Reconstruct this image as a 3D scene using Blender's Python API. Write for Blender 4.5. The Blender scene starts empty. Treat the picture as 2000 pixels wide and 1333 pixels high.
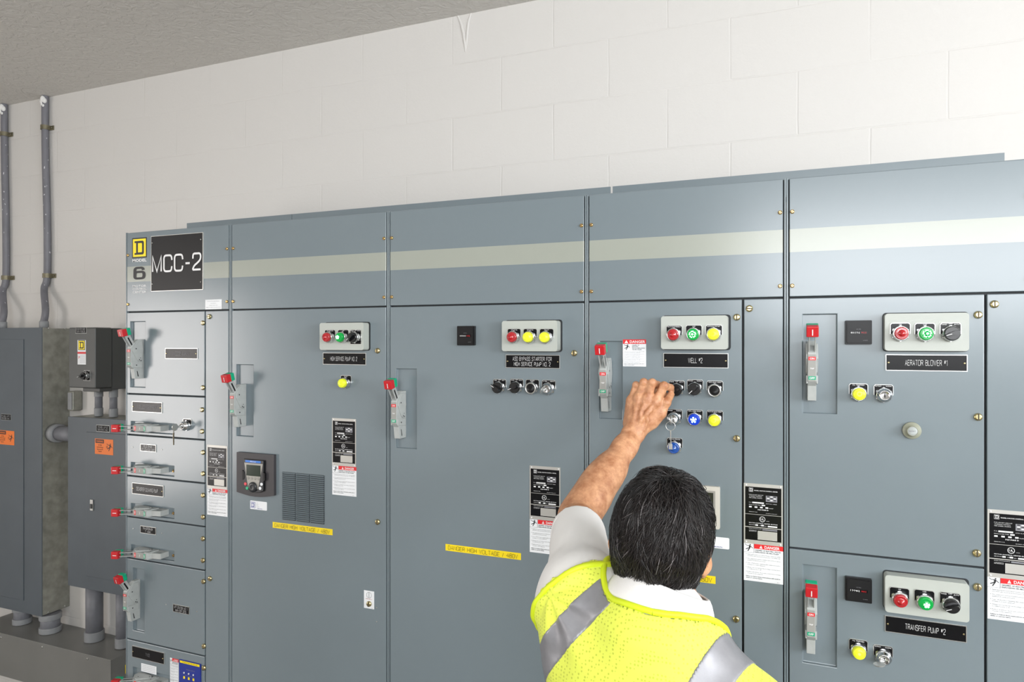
import bpy, math, random
import numpy as np
random.seed(7); np.random.seed(7)
SC = bpy.context.scene
COL = SC.collection
# ------------------------------------------------------------------ camera / measuring helpers
FPX = 1333.0; D = 1.822; H = 1.90; VH = 666.5
PSI = math.atan(FPX/3300.0); SN = math.sin(PSI); CN = math.cos(PSI)
def F(u, v, Y=0.0):
    up = u-1000.0; k = (-FPX*SN+up*CN)/(FPX*CN+up*SN); t = Y+D
    dep = t*FPX/(FPX*CN+up*SN)
    return k*t, H-(v-VH)/FPX*dep
def W(u, v, Y):
    x, z = F(u, v, Y); return np.array((x, Y, z))
def FX(u, Y=0.0): return F(u, 0, Y)[0]

cam_d = bpy.data.cameras.new('camera'); cam = bpy.data.objects.new('camera', cam_d); COL.objects.link(cam)
cam_d.sensor_width = 36.0; cam_d.lens = 36.0*FPX/2000.0; cam_d.clip_start = 0.05
cam.location = (0, -D, H); cam.rotation_euler = (math.pi/2, 0, PSI)
SC.camera = cam

# ------------------------------------------------------------------ materials
def new_mat(name):
    m = bpy.data.materials.new(name); m.use_nodes = True
    nt = m.node_tree; b = nt.nodes['Principled BSDF']; return m, nt, b
def N(nt, typ, **kw):
    n = nt.nodes.new(typ)
    for k, v in kw.items(): setattr(n, k, v)
    return n
def math_n(nt, op, a, b=None):
    n = N(nt, 'ShaderNodeMath', operation=op)
    for i, x in enumerate((a, b)):
        if x is None: continue
        if isinstance(x, (int, float)): n.inputs[i].default_value = x
        else: nt.links.new(x, n.inputs[i])
    return n.outputs[0]
def simple(name, col, rough=0.5, metal=0.0, spec=0.5, noise=0.0, nscale=20.0, bump=0.0, bscale=200.0, bdist=0.001, coat=0.0, sss=0.0):
    m, nt, b = new_mat(name)
    b.inputs['Base Color'].default_value = (*col, 1); b.inputs['Roughness'].default_value = rough
    b.inputs['Metallic'].default_value = metal; b.inputs['Specular IOR Level'].default_value = spec
    b.inputs['Coat Weight'].default_value = coat
    tc = N(nt, 'ShaderNodeTexCoord')
    if noise > 0:
        n = N(nt, 'ShaderNodeTexNoise'); n.inputs['Scale'].default_value = nscale; n.inputs['Detail'].default_value = 5
        nt.links.new(tc.outputs['Object'], n.inputs['Vector'])
        r = N(nt, 'ShaderNodeMapRange'); r.inputs['From Min'].default_value = .3; r.inputs['From Max'].default_value = .7
        r.inputs['To Min'].default_value = 1-noise; r.inputs['To Max'].default_value = 1+noise
        nt.links.new(n.outputs['Fac'], r.inputs['Value'])
        mx = N(nt, 'ShaderNodeMix', data_type='RGBA', blend_type='MULTIPLY'); mx.inputs[0].default_value = 1
        mx.inputs[6].default_value = (*col, 1); nt.links.new(r.outputs[0], mx.inputs[7])
        nt.links.new(mx.outputs[2], b.inputs['Base Color'])
    if bump > 0:
        n = N(nt, 'ShaderNodeTexNoise'); n.inputs['Scale'].default_value = bscale; n.inputs['Detail'].default_value = 3
        nt.links.new(tc.outputs['Object'], n.inputs['Vector'])
        bp = N(nt, 'ShaderNodeBump'); bp.inputs['Strength'].default_value = bump; bp.inputs['Distance'].default_value = bdist
        nt.links.new(n.outputs['Fac'], bp.inputs['Height']); nt.links.new(bp.outputs[0], b.inputs['Normal'])
    if sss > 0:
        b.inputs['Subsurface Weight'].default_value = sss
        b.inputs['Subsurface Radius'].default_value = (0.012, 0.005, 0.003); b.inputs['Subsurface Scale'].default_value = 1.0
    return m
def emis(name, col, ecol, strength, rough=0.2):
    m = simple(name, col, rough); b = m.node_tree.nodes['Principled BSDF']
    b.inputs['Emission Color'].default_value = (*ecol, 1); b.inputs['Emission Strength'].default_value = strength
    return m
GREY = (0.172, 0.211, 0.231)
PAINT = simple('grey_enamel', GREY, 0.22, spec=0.6, noise=0.03, nscale=3.0, bump=0.05, bscale=300, bdist=0.0004)
PAINTIN = simple('grey_enamel_frame', (0.10, 0.135, 0.150), 0.40)
DARKGAP = simple('dark_gap', (0.010, 0.013, 0.016), 0.6)
TROUGH = simple('trough_grey', (0.185, 0.185, 0.175), 0.35, noise=0.05, nscale=6)
ENC = simple('enclosure_grey', (0.088, 0.105, 0.120), 0.42, noise=0.06, nscale=6, bump=0.15, bscale=300, bdist=0.0005)
ENCD = simple('enclosure_dark_grey', (0.070, 0.073, 0.070), 0.40, bump=0.1, bscale=300, bdist=0.0005)
GALV = simple('galvanised_steel', (0.27, 0.27, 0.235), 0.42, metal=0.22, noise=0.22, nscale=26, bump=0.1, bscale=120, bdist=0.0006)
PVC = simple('grey_pvc', (0.17, 0.175, 0.195), 0.5, noise=0.12, nscale=25, bump=0.1, bscale=90)
PVCL = simple('grey_pvc_coupling', (0.25, 0.26, 0.27), 0.5, noise=0.08, nscale=25)
STRAP = simple('strap_steel', (0.20, 0.18, 0.12), 0.45, metal=0.6, noise=0.2, nscale=60)
WHITEBLOB = simple('white_paint_blob', (0.8, 0.8, 0.78), 0.5)
CHROME = simple('chrome', (0.78, 0.79, 0.80), 0.14, metal=1.0)
ALU = simple('aluminium', (0.62, 0.62, 0.60), 0.30, metal=0.9)
ALUP = simple('bare_aluminium_label', (0.50, 0.49, 0.46), 0.42, metal=0.5)
BRASS = simple('zinc_brass', (0.62, 0.52, 0.28), 0.26, metal=1.0, noise=0.12, nscale=300)
COPPER = simple('brass_small', (0.78, 0.50, 0.20), 0.25, metal=1.0)
SLOT = simple('screw_slot', (0.05, 0.04, 0.02), 0.6)
BLACK = simple('black_plastic', (0.008, 0.008, 0.009), 0.22, coat=0.2)
BLACKM = simple('black_plate', (0.004, 0.004, 0.005), 0.26, spec=0.22)
BLACKR = simple('black_satin', (0.007, 0.007, 0.008), 0.4, spec=0.3)
WHITE = simple('white_ink', (0.80, 0.80, 0.80), 0.5)
STICK = simple('white_sticker', (0.80, 0.82, 0.84), 0.42)
INK = simple('black_ink', (0.015, 0.015, 0.018), 0.5)
GREYINK = simple('grey_ink', (0.22, 0.22, 0.24), 0.5)
REDS = simple('red_ink', (0.68, 0.015, 0.02), 0.4)
REDINK2 = simple('dark_red_ink', (0.35, 0.03, 0.03), 0.4)
YEL = simple('yellow_tape', (0.90, 0.68, 0.012), 0.38)
YELLOGO = simple('yellow_enamel', (0.95, 0.75, 0.0), 0.4)
ORANGE = simple('orange_sticker', (0.85, 0.19, 0.02), 0.45)
BLUEINK = simple('blue_ink', (0.04, 0.05, 0.30), 0.4)
BLUEPAN = simple('blue_keypad', (0.012, 0.03, 0.26), 0.35)
BLUETOP = simple('light_blue_print', (0.01, 0.16, 0.62), 0.35)
STATION = simple('light_grey_box', (0.43, 0.455, 0.42), 0.45, bump=0.15, bscale=600, bdist=0.0005)
HANDLE = simple('handle_grey', (0.40, 0.42, 0.41), 0.42, noise=0.05, nscale=60)
HSTEEL = simple('lever_steel', (0.44, 0.45, 0.44), 0.38, metal=0.15)
GRIPR = simple('red_grip', (0.52, 0.012, 0.018), 0.35, coat=0.2)
GRIPG = simple('green_grip', (0.0, 0.36, 0.18), 0.35, coat=0.2)
GREENL = simple('green_label', (0.0, 0.34, 0.18), 0.4)
TRIPG = simple('trip_grey', (0.30, 0.30, 0.28), 0.5)
HMI = simple('charcoal_plastic', (0.045, 0.042, 0.046), 0.5, bump=0.1, bscale=500)
HMI2 = simple('dark_keypad', (0.022, 0.024, 0.027), 0.35)
HMIS = simple('keypad_silver', (0.33, 0.32, 0.29), 0.4, metal=0.2)
LCD = simple('green_lcd', (0.018, 0.030, 0.020), 0.12)
LCD2 = simple('brown_lcd', (0.03, 0.032, 0.026), 0.12)
BEIGE = simple('beige_bezel', (0.56, 0.54, 0.48), 0.5)
RESETG = simple('reset_olive', (0.30, 0.31, 0.24), 0.45)
RESETF = simple('reset_face', (0.38, 0.41, 0.40), 0.4)
def jewel(name, col, rough=0.12):
    m = simple(name, col, rough, spec=0.7, coat=0.6); return m
RLENS = jewel('red_lens', (0.42, 0.006, 0.012))
YLENS = emis('yellow_lens', (0.75, 0.80, 0.03), (0.75, 0.85, 0.02), 0.12, 0.28)
BLENS = jewel('blue_lens', (0.006, 0.07, 0.33))
GLENS = emis('green_lens_lit', (0.0, 0.24, 0.04), (0.0, 0.75, 0.10), 0.22, 0.15)
GHOT = emis('green_bulb', (0.5, 1, 0.6), (0.35, 1.0, 0.50), 6.0)
BLIT = emis('blue_lens_lit', (0.004, 0.04, 0.40), (0.0, 0.05, 0.9), 0.22, 0.15)
BHOT = emis('blue_bulb', (0.5, .6, 1), (0.35, 0.55, 1.0), 6.0)

# ------------------------------------------------------------------ mesh builder
WL = {}
class MB:
    def __init__(s): s.v = []; s.f = []; s.m = []; s.sm = []
    def add(s, vs, fs, mi=0, smooth=False):
        o = len(s.v); s.v += [tuple(map(float, p)) for p in vs]
        for f in fs:
            s.f.append(tuple(i+o for i in f)); s.m.append(mi); s.sm.append(smooth)
        return s
    def box(s, x0, x1, y0, y1, z0, z1, mi=0):
        vs = [(x, y, z) for x in (x0, x1) for y in (y0, y1) for z in (z0, z1)]
        return s.add(vs, [(0, 1, 3, 2), (4, 6, 7, 5), (0, 4, 5, 1), (2, 3, 7, 6), (0, 2, 6, 4), (1, 5, 7, 3)], mi)
    def prism_y(s, pts, y0, y1, mi=0, smooth=False):           # pts = (x,z) ccw seen from -y
        n = len(pts); vs = [(x, y0, z) for x, z in pts]+[(x, y1, z) for x, z in pts]
        fs = [tuple(range(n)), tuple(range(2*n-1, n-1, -1))]
        s.add(vs, fs, mi)
        s.add(vs, [(i, i+n, (i+1) % n+n, (i+1) % n) for i in range(n)], mi, smooth); return s
    def prism_x(s, pts, x0, x1, mi=0):                          # pts = (y,z)
        n = len(pts); vs = [(x0, y, z) for y, z in pts]+[(x1, y, z) for y, z in pts]
        fs = [tuple(range(n)), tuple(range(2*n-1, n-1, -1))]+[(i, i+n, (i+1) % n+n, (i+1) % n) for i in range(n)]
        return s.add(vs, fs, mi)
    def flat(s, pts, y, mi=0):
        return s.add([(x, y, z) for x, z in pts], [tuple(range(len(pts)))], mi)
    def rect(s, x0, x1, z0, z1, y, mi=0): return s.flat([(x0, z0), (x1, z0), (x1, z1), (x0, z1)], y, mi)
    def rrect(s, cx, cz, w, h, r, n=5):
        pts = []
        for qx, qz, a0 in ((1, -1, -90), (1, 1, 0), (-1, 1, 90), (-1, -1, 180)):
            for i in range(n+1):
                a = math.radians(a0+90*i/n); pts.append((cx+qx*(w/2-r)+r*math.cos(a), cz+qz*(h/2-r)+r*math.sin(a)))
        return pts
    def lathe(s, prof, n=28, mi=0, cx=0, cz=0, mis=None, axis='y', cy=0):
        # prof: (r, t) with t measured outward (-y) from cy ; axis 'z': t upward
        vs = []; fs = []; k = len(prof)
        for r, t in prof:
            for i in range(n):
                a = 2*math.pi*i/n
                if axis == 'y': vs.append((cx+r*math.cos(a), cy-t, cz+r*math.sin(a)))
                elif axis == 'z': vs.append((cx+r*math.cos(a), cy-r*math.sin(a), cz+t))
                else: vs.append((cx+t, cy+r*math.cos(a), cz+r*math.sin(a)))
        for j in range(k-1):
            for i in range(n):
                q = (j*n+i, j*n+(i+1) % n, (j+1)*n+(i+1) % n, (j+1)*n+i)
                s.f.append(tuple(x+len(s.v) for x in q)); s.m.append(mis[j] if mis else mi); s.sm.append(True)
        o = len(s.v); s.v += vs
        s.f.append(tuple(o+(k-1)*n+i for i in range(n))); s.m.append(mis[-1] if mis else mi); s.sm.append(False)
        s.f.append(tuple(o+i for i in reversed(range(n)))); s.m.append(mis[0] if mis else mi); s.sm.append(False)
        return s
    def tube(s, path, r, n=12, mi=0, caps=True):
        P = [np.array(p, float) for p in path]; k = len(P); rr = r if hasattr(r, '__len__') else [r]*k
        up = None; vs = []
        for i in range(k):
            d = P[min(i+1, k-1)]-P[max(i-1, 0)]; d /= np.linalg.norm(d)+1e-12
            if up is None:
                up = np.cross(d, (0, 0, 1) if abs(d[2]) < .9 else (1, 0, 0))
            up = up-d*np.dot(up, d); up /= np.linalg.norm(up); w = np.cross(d, up)
            for j in range(n):
                a = 2*math.pi*j/n; vs.append(P[i]+rr[i]*(up*math.cos(a)+w*math.sin(a)))
        fs = [(i*n+j, i*n+(j+1) % n, (i+1)*n+(j+1) % n, (i+1)*n+j) for i in range(k-1) for j in range(n)]
        s.add(vs, fs, mi, True)
        if caps: s.add([vs[j] for j in range(n)], [tuple(reversed(range(n)))], mi); s.add([vs[(k-1)*n+j] for j in range(n)], [tuple(range(n))], mi)
        return s
    def text(s, body, cx, cz, h, y, mi=0, xs=1.0, w=None, align='c', bold=0.0, res=2, wt=None):
        tv, tf = text_geo(body, bold, res) if wt is None else stroke_geo(body, wt)
        if not tv: return s
        sc = h/0.73; x0 = min(p[0] for p in tv); x1 = max(p[0] for p in tv)
        sx = sc*xs if w is None else w/(x1-x0)
        off = {'c': (x0+x1)/2, 'l': x0, 'r': x1}[align]
        nl = body.count('\n')
        return s.add([(cx+(p[0]-off)*sx, y-(p[2] if len(p) > 2 else 0), cz+(p[1]-0.365+nl*0.5*LINEH)*sc) for p in tv], tf, mi)
LINEH = 1.0
# single-line lettering (engraver's style); ~ marks a rounded stroke
GL = {'A': (4, '0,0 2,6 4,0;.75,2 3.25,2'), 'B': (4, '0,3.2 0,6;~0,6 2.6,6 3.6,5.8 3.6,3.4 2.6,3.2 0,3.2;~0,3.2 2.8,3.2 4,3 4,.2 2.8,0 0,0;0,0 0,3.2'), 'C': (4.2, '~4.2,4.2 3.9,6 2.1,6.1 0,6 0,3 0,0 2.1,-.1 3.9,0 4.2,1.8'),
 'D': (4, '0,0 0,6;~0,6 2.4,6 4,5.8 4,.2 2.4,0 0,0'), 'E': (3.6, '3.6,0 0,0 0,6 3.6,6;0,3.1 3.2,3.1'), 'F': (3.4, '0,0 0,6 3.4,6;0,3.1 3,3.1'), 'G': (4.3, '~4.1,4.3 3.9,6 2.1,6.1 0,6 0,3 0,0 2.1,-.1 4,0 4.3,1.4;4.3,1.4 4.3,2.9 2.4,2.9;4.3,1.4 4.3,0'),
 'H': (4, '0,0 0,6;4,0 4,6;0,3.1 4,3.1'), 'I': (0.01, '0,0 0,6'), 'J': (3, '~3,6 3,1.5 2.8,0 .4,0 0,1.6'), 'K': (4, '0,0 0,6;4,6 0,2.2;1.4,3.5 4,0'), 'L': (3.3, '0,6 0,0 3.3,0'), 'M': (4.6, '0,0 0,6 2.3,0 4.6,6 4.6,0'), 'N': (4, '0,0 0,6 4,0 4,6'),
 'O': (4.6, '~2.3,6.1 0,6 0,3 0,0 2.3,-.1 4.6,0 4.6,3 4.6,6 2.3,6.1'), 'P': (3.8, '0,0 0,6;~0,6 2.6,6 3.8,5.8 3.8,3.1 2.6,2.9 0,2.9'), 'R': (4, '0,0 0,6;~0,6 2.6,6 3.8,5.8 3.8,3.2 2.6,3 0,3;2.4,3 4,0'), 'Q': (4.6, '~2.3,6.1 0,6 0,3 0,0 2.3,-.1 4.6,0 4.6,3 4.6,6 2.3,6.1;3,1.4 4.6,-.4'),
 'S': (4, '~3.8,4.6 3.6,6.1 2,6.1 .2,6.1 .1,3.5 2,3.2 4,2.8 4,-.1 2,-.1 .2,-.1 0,1.6'), 'T': (4, '0,6 4,6;2,6 2,0'), 'U': (4, '~0,6 0,1.5 .1,-.1 2,-.1 3.9,-.1 4,1.5 4,6'), 'V': (4, '0,6 2,0 4,6'), 'W': (6, '0,6 1.5,0 3,6 4.5,0 6,6'), 'X': (4, '0,0 4,6;0,6 4,0'), 'Y': (4, '0,6 2,2.9 4,6;2,2.9 2,0'), 'Z': (4, '0,6 4,6 0,0 4,0'),
 '0': (3.6, '~1.8,6.1 0,6 0,3 0,0 1.8,-.1 3.6,0 3.6,3 3.6,6 1.8,6.1'), '1': (1.6, '0,4.9 1.6,6 1.6,0'), '2': (4, '~.1,4.2 .2,6.1 2,6.1 4,6.1 4.1,3.9 2.6,2.6 .8,1.6 0,0;0,0 4.1,0'), '3': (3.8, '~.2,4.6 .4,6.1 2,6.1 3.8,6 3.6,3.3 1.6,3.2;~1.6,3.2 3.9,3.1 4,-.1 1.9,-.1 .2,0 0,1.5'),
 '4': (4, '3,0 3,6 0,2 4,2'), '6': (3.8, '~3.6,4.7 3.2,6.1 1.8,6.1 0,6 0,2.4 0,-.1 1.9,-.1 3.8,0 3.9,3.6 1.9,3.7 .2,3.6 0,2'), '8': (3.8, '~1.9,3.3 .3,3.4 .3,6.1 1.9,6.1 3.5,6.1 3.5,3.4 1.9,3.3;~1.9,3.3 0,3.2 0,-.1 1.9,-.1 3.8,-.1 3.8,3.2 1.9,3.3'),
 '#': (3, '.6,2.2 1.3,6;1.9,2.2 2.6,6;.1,4.8 3,4.8;0,3.4 2.8,3.4'), '-': (2.2, '0,2.6 2.2,2.6'), '.': (.4, '0,0 .4,0'), '/': (2, '0,0 2,6'), '(': (1.2, '~1.2,6.6 0,5 0,1 1.2,-.6'), ')': (1.2, '~0,6.6 1.2,5 1.2,1 0,-.6'), ' ': (2.2, '')}
def stroke_geo(body, wt):
    V = []; Fc = []; x0 = 0
    for ch in body:
        adv, data = GL.get(ch, GL[' '])
        for st in data.split(';'):
            if not st: continue
            sm = st[0] == '~'; P = [np.array([float(q) for q in p.split(',')]) for p in st.lstrip('~').split()]
            if sm:
                for _ in range(3):
                    Q = [P[0]]
                    for i in range(len(P)-1): Q += [P[i]*.75+P[i+1]*.25, P[i]*.25+P[i+1]*.75]
                    Q.append(P[-1]); P = Q
            P = [p+np.array([x0, 0]) for p in P]; k = len(P); o = len(V); hw = wt*3
            for i in range(k):
                a = P[i]-P[i-1] if i else P[1]-P[0]; b_ = P[i+1]-P[i] if i < k-1 else P[-1]-P[-2]
                a = a/(np.linalg.norm(a)+1e-9); b_ = b_/(np.linalg.norm(b_)+1e-9)
                n = np.array([-(a+b_)[1], (a+b_)[0]]); n /= np.linalg.norm(n)+1e-9; c = max(.62, abs(np.dot(n, np.array([-a[1], a[0]]))))
                e = -a*hw*.0 if i == 0 else 0
                z_ = len(V)*3e-6; V.append((*((P[i]+n*hw/c)*.73/6), z_)); V.append((*((P[i]-n*hw/c)*.73/6), z_))
            Fc += [(o+2*i+1, o+2*i+3, o+2*i+2, o+2*i) for i in range(k-1)]
        x0 += adv+1.5
    return V, Fc
_tc = {}
def text_geo(body, bold=0.0, res=2):
    key = (body, bold, res)
    if key not in _tc:
        c = bpy.data.curves.new('t', 'FONT'); c.body = body; c.resolution_u = res; c.offset = bold; c.align_x = 'CENTER'
        o = bpy.data.objects.new('t', c); m = bpy.data.meshes.new_from_object(o)
        _tc[key] = ([(v.co.x, v.co.y) for v in m.vertices], [tuple(p.vertices) for p in m.polygons])
        bpy.data.objects.remove(o); bpy.data.curves.remove(c); bpy.data.meshes.remove(m)
    return _tc[key]
def mesh_of(mb, name, mats):
    me = bpy.data.meshes.new(name); me.from_pydata(mb.v, [], mb.f)
    for m in (mats if isinstance(mats, (list, tuple)) else [mats]): me.materials.append(m)
    me.polygons.foreach_set('material_index', mb.m); me.polygons.foreach_set('use_smooth', mb.sm)
    me.update(); return me
def inst(name, me, parent=None, loc=(0, 0, 0), rot=None):      # loc in world
    o = bpy.data.objects.new(name, me); COL.objects.link(o)
    if parent is not None: o.parent = parent
    pl = WL.get(parent, (0, 0, 0)) if parent else (0, 0, 0)
    o.location = [loc[i]-pl[i] for i in range(3)]; WL[o] = tuple(loc)
    if rot: o.rotation_euler = rot
    return o
def build(name, mb, mats, parent=None, loc=None, bevel=0.0, seg=2, mesh_name=None):
    if loc is None:
        if parent is not None: loc = WL[parent]
        else:
            xs = [p[0] for p in mb.v]; ys = [p[1] for p in mb.v]; zs = [p[2] for p in mb.v]
            loc = ((min(xs)+max(xs))/2, (min(ys)+max(ys))/2, min(zs))
        mb.v = [(p[0]-loc[0], p[1]-loc[1], p[2]-loc[2]) for p in mb.v]
    me = mesh_of(mb, mesh_name or name, mats)
    o = inst(name, me, parent, loc)
    if bevel: add_bevel(o, bevel, seg)
    return o
def add_bevel(o, w, seg=2):
    b = o.modifiers.new('bevel', 'BEVEL'); b.width = w; b.segments = seg; b.limit_method = 'ANGLE'; b.angle_limit = math.radians(40)
    b.use_clamp_overlap = True
def tag(o, label, cat, group=None, kind=None):
    if label: o['label'] = label
    if cat: o['category'] = cat
    if group: o['group'] = group
    if kind: o['kind'] = kind
    return o
def empty(name, loc, label, cat, group=None):
    o = bpy.data.objects.new(name, None); COL.objects.link(o); o.location = loc; WL[o] = tuple(loc)
    o.empty_display_size = 0.1
    return tag(o, label, cat, group)
# ------------------------------------------------------------------ the room
WY = 0.514; CEIL = 3.141
XL, XR, YF = -5.2, 3.4, -4.6
def struct(name, mb, mats, **k):
    o = build(name, mb, mats, **k); o['kind'] = 'structure'; return o
m, nt, b = new_mat('painted_block_wall'); WALLM = m
b.inputs['Roughness'].default_value = 0.55; b.inputs['Base Color'].default_value = (0.62, 0.605, 0.58, 1)
geo = N(nt, 'ShaderNodeNewGeometry'); sep = N(nt, 'ShaderNodeSeparateXYZ'); nt.links.new(geo.outputs['Position'], sep.inputs[0])
cmb = N(nt, 'ShaderNodeCombineXYZ')
nt.links.new(math_n(nt, 'ADD', sep.outputs[0], 0.7806+0.2032+40.64), cmb.inputs[0])
nt.links.new(math_n(nt, 'ADD', sep.outputs[2], -2.5536+20*0.2032), cmb.inputs[1])
nz = N(nt, 'ShaderNodeTexNoise'); nz.inputs['Scale'].default_value = 9; nt.links.new(geo.outputs['Position'], nz.inputs['Vector'])
wob = N(nt, 'ShaderNodeVectorMath', operation='SCALE'); wob.inputs['Scale'].default_value = 0.006
nt.links.new(nz.outputs['Color'], wob.inputs[0])
va = N(nt, 'ShaderNodeVectorMath', operation='ADD'); nt.links.new(cmb.outputs[0], va.inputs[0]); nt.links.new(wob.outputs[0], va.inputs[1])
bk = N(nt, 'ShaderNodeTexBrick'); bk.offset = 0.5; bk.inputs['Scale'].default_value = 1.0
bk.inputs['Brick Width'].default_value = 0.4064; bk.inputs['Row Height'].default_value = 0.2032
bk.inputs['Mortar Size'].default_value = 0.0035; bk.inputs['Mortar Smooth'].default_value = 0.6
nt.links.new(va.outputs[0], bk.inputs['Vector'])
gr = N(nt, 'ShaderNodeTexNoise'); gr.inputs['Scale'].default_value = 70; gr.inputs['Detail'].default_value = 4; gr.inputs['Roughness'].default_value = 0.6
nt.links.new(geo.outputs['Position'], gr.inputs['Vector'])
# joints are only partly visible under the thick paint
pn = N(nt, 'ShaderNodeTexNoise'); pn.inputs['Scale'].default_value = 2.2; nt.links.new(geo.outputs['Position'], pn.inputs['Vector'])
pr = N(nt, 'ShaderNodeMapRange'); pr.inputs['From Min'].default_value = .40; pr.inputs['From Max'].default_value = .60; nt.links.new(pn.outputs['Fac'], pr.inputs['Value'])
joint = math_n(nt, 'MULTIPLY', bk.outputs['Fac'], math_n(nt, 'ADD', math_n(nt, 'MULTIPLY', pr.outputs[0], 0.8), 0.25))
hgt = math_n(nt, 'SUBTRACT', math_n(nt, 'MULTIPLY', gr.outputs['Fac'], 0.55), math_n(nt, 'MULTIPLY', joint, 0.9))
bp = N(nt, 'ShaderNodeBump'); bp.inputs['Strength'].default_value = 0.42; bp.inputs['Distance'].default_value = 0.003
nt.links.new(hgt, bp.inputs['Height']); nt.links.new(bp.outputs[0], b.inputs['Normal'])
PLAIN = simple('painted_wall', (0.66, 0.65, 0.63), 0.6, noise=0.02, bump=0.3, bscale=90, bdist=0.002)
# ceiling: skip trowel texture
m, nt, b = new_mat('knockdown_ceiling'); CEILM = m
b.inputs['Roughness'].default_value = 0.7; b.inputs['Base Color'].default_value = (0.62, 0.60, 0.565, 1)
geo = N(nt, 'ShaderNodeNewGeometry')
n1 = N(nt, 'ShaderNodeTexNoise'); n1.inputs['Scale'].default_value = 30; n1.inputs['Detail'].default_value = 5; n1.inputs['Distortion'].default_value = 1.0
nt.links.new(geo.outputs['Position'], n1.inputs['Vector'])
rmp = N(nt, 'ShaderNodeMapRange'); rmp.inputs['From Min'].default_value = .42; rmp.inputs['From Max'].default_value = .56
nt.links.new(n1.outputs['Fac'], rmp.inputs['Value'])
bp = N(nt, 'ShaderNodeBump'); bp.inputs['Strength'].default_value = 0.5; bp.inputs['Distance'].default_value = 0.004
nt.links.new(rmp.outputs[0], bp.inputs['Height']); nt.links.new(bp.outputs[0], b.inputs['Normal'])
FLOORM = simple('concrete_floor', (0.17, 0.155, 0.135), 0.45, noise=0.12, nscale=5, bump=0.1, bscale=60)

struct('floor', MB().box(XL-.2, XR+.2, YF-.2, WY+.2, -.12, 0), FLOORM, loc=(0, 0, 0))
struct('ceiling', MB().box(XL-.2, XR+.2, YF-.2, WY+.2, CEIL, CEIL+.12), CEILM, loc=(0, 0, 0))
struct('wall_back', MB().box(XL-.2, XR+.2, WY, WY+.2, 0, CEIL), WALLM, loc=(0, 0, 0))
def wall_holes(axis, c0, c1, a0, a1, z0, z1, holes):
    mb = MB()
    def bx(p0, p1, q0, q1):
        if p1-p0 < 1e-4 or q1-q0 < 1e-4: return
        if axis == 'x': mb.box(c0, c1, p0, p1, q0, q1)
        else: mb.box(p0, p1, c0, c1, q0, q1)
    cur = a0
    for (p0, p1, q0, q1) in sorted(holes):
        bx(cur, p0, z0, z1); bx(p0, p1, z0, q0); bx(p0, p1, q1, z1); cur = p1
    bx(cur, a1, z0, z1); return mb
WIN1 = (-3.75, -2.15, 0.50, 2.42)      # left wall window: y0,y1,z0,z1
WIN2 = (-0.4, 3.2, 2.0, 3.05)        # front wall window behind the camera: x0,x1,z0,z1
WIN3 = (-3.2, -1.0, 1.6, 2.95)         # right wall window: y0,y1,z0,z1
struct('wall_left', wall_holes('x', XL-.2, XL, YF, WY, 0, CEIL, [WIN1]), PLAIN, loc=(0, 0, 0))
struct('wall_right', wall_holes('x', XR, XR+.2, YF, WY, 0, CEIL, [WIN3]), PLAIN, loc=(0, 0, 0))
struct('wall_front', wall_holes('y', YF-.2, YF, XL-.2, XR+.2, 0, CEIL, [WIN2]), PLAIN, loc=(0, 0, 0))
FRM = simple('window_frame_white', (0.7, 0.7, 0.7), 0.4)
def window(n, axis, c, w):
    mb = MB(); a0, a1, z0, z1 = w; t = .05
    def bx(p0, p1, q0, q1):
        if axis == 'x': mb.box(c-.03, c+.03, p0, p1, q0, q1)
        else: mb.box(p0, p1, c-.03, c+.03, q0, q1)
    bx(a0, a1, z0, z0+t); bx(a0, a1, z1-t, z1); bx(a0, a0+t, z0+t, z1-t); bx(a1-t, a1, z0+t, z1-t)
    am = (a0+a1)/2; bx(am-.02, am+.02, z0+t, z1-t)
    struct('window_%d' % n, mb, FRM, loc=(0, 0, 0))
window(1, 'x', XL-.12, WIN1); window(2, 'y', YF-.12, WIN2); window(3, 'x', XR+.12, WIN3)
def area(name, loc, rot, sx, sy, power, col):
    l = bpy.data.lights.new(name, 'AREA'); l.shape = 'RECTANGLE'; l.size = sx; l.size_y = sy; l.energy = power; l.color = col
    o = bpy.data.objects.new(name, l); COL.objects.link(o); o.location = loc; o.rotation_euler = rot; return o
hp = math.pi/2
area('daylight_window_left', (XL-.16, sum(WIN1[:2])/2, sum(WIN1[2:])/2), (0, -hp, 0), WIN1[3]-WIN1[2], WIN1[1]-WIN1[0], 98, (1.0, 0.92, 0.86))
area('daylight_window_front', (sum(WIN2[:2])/2, YF-.16, sum(WIN2[2:])/2), (hp, 0, 0), WIN2[1]-WIN2[0], WIN2[3]-WIN2[2], 180, (0.96, 0.98, 1.0))
area('daylight_window_right', (XR+.16, sum(WIN3[:2])/2, sum(WIN3[2:])/2), (0, hp, 0), WIN3[3]-WIN3[2], WIN3[1]-WIN3[0], 185, (0.96, 0.98, 1.0))
wd = bpy.data.worlds.new('world'); SC.world = wd; wd.use_nodes = True
wd.node_tree.nodes['Background'].inputs[0].default_value = (0.75, 0.85, 1.0, 1); wd.node_tree.nodes['Background'].inputs[1].default_value = 1.2
vs = SC.view_settings; vs.view_transform = 'Standard'; vs.look = 'None'; vs.gamma = 1; vs.use_curve_mapping = False; vs.exposure = -0.08

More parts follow.
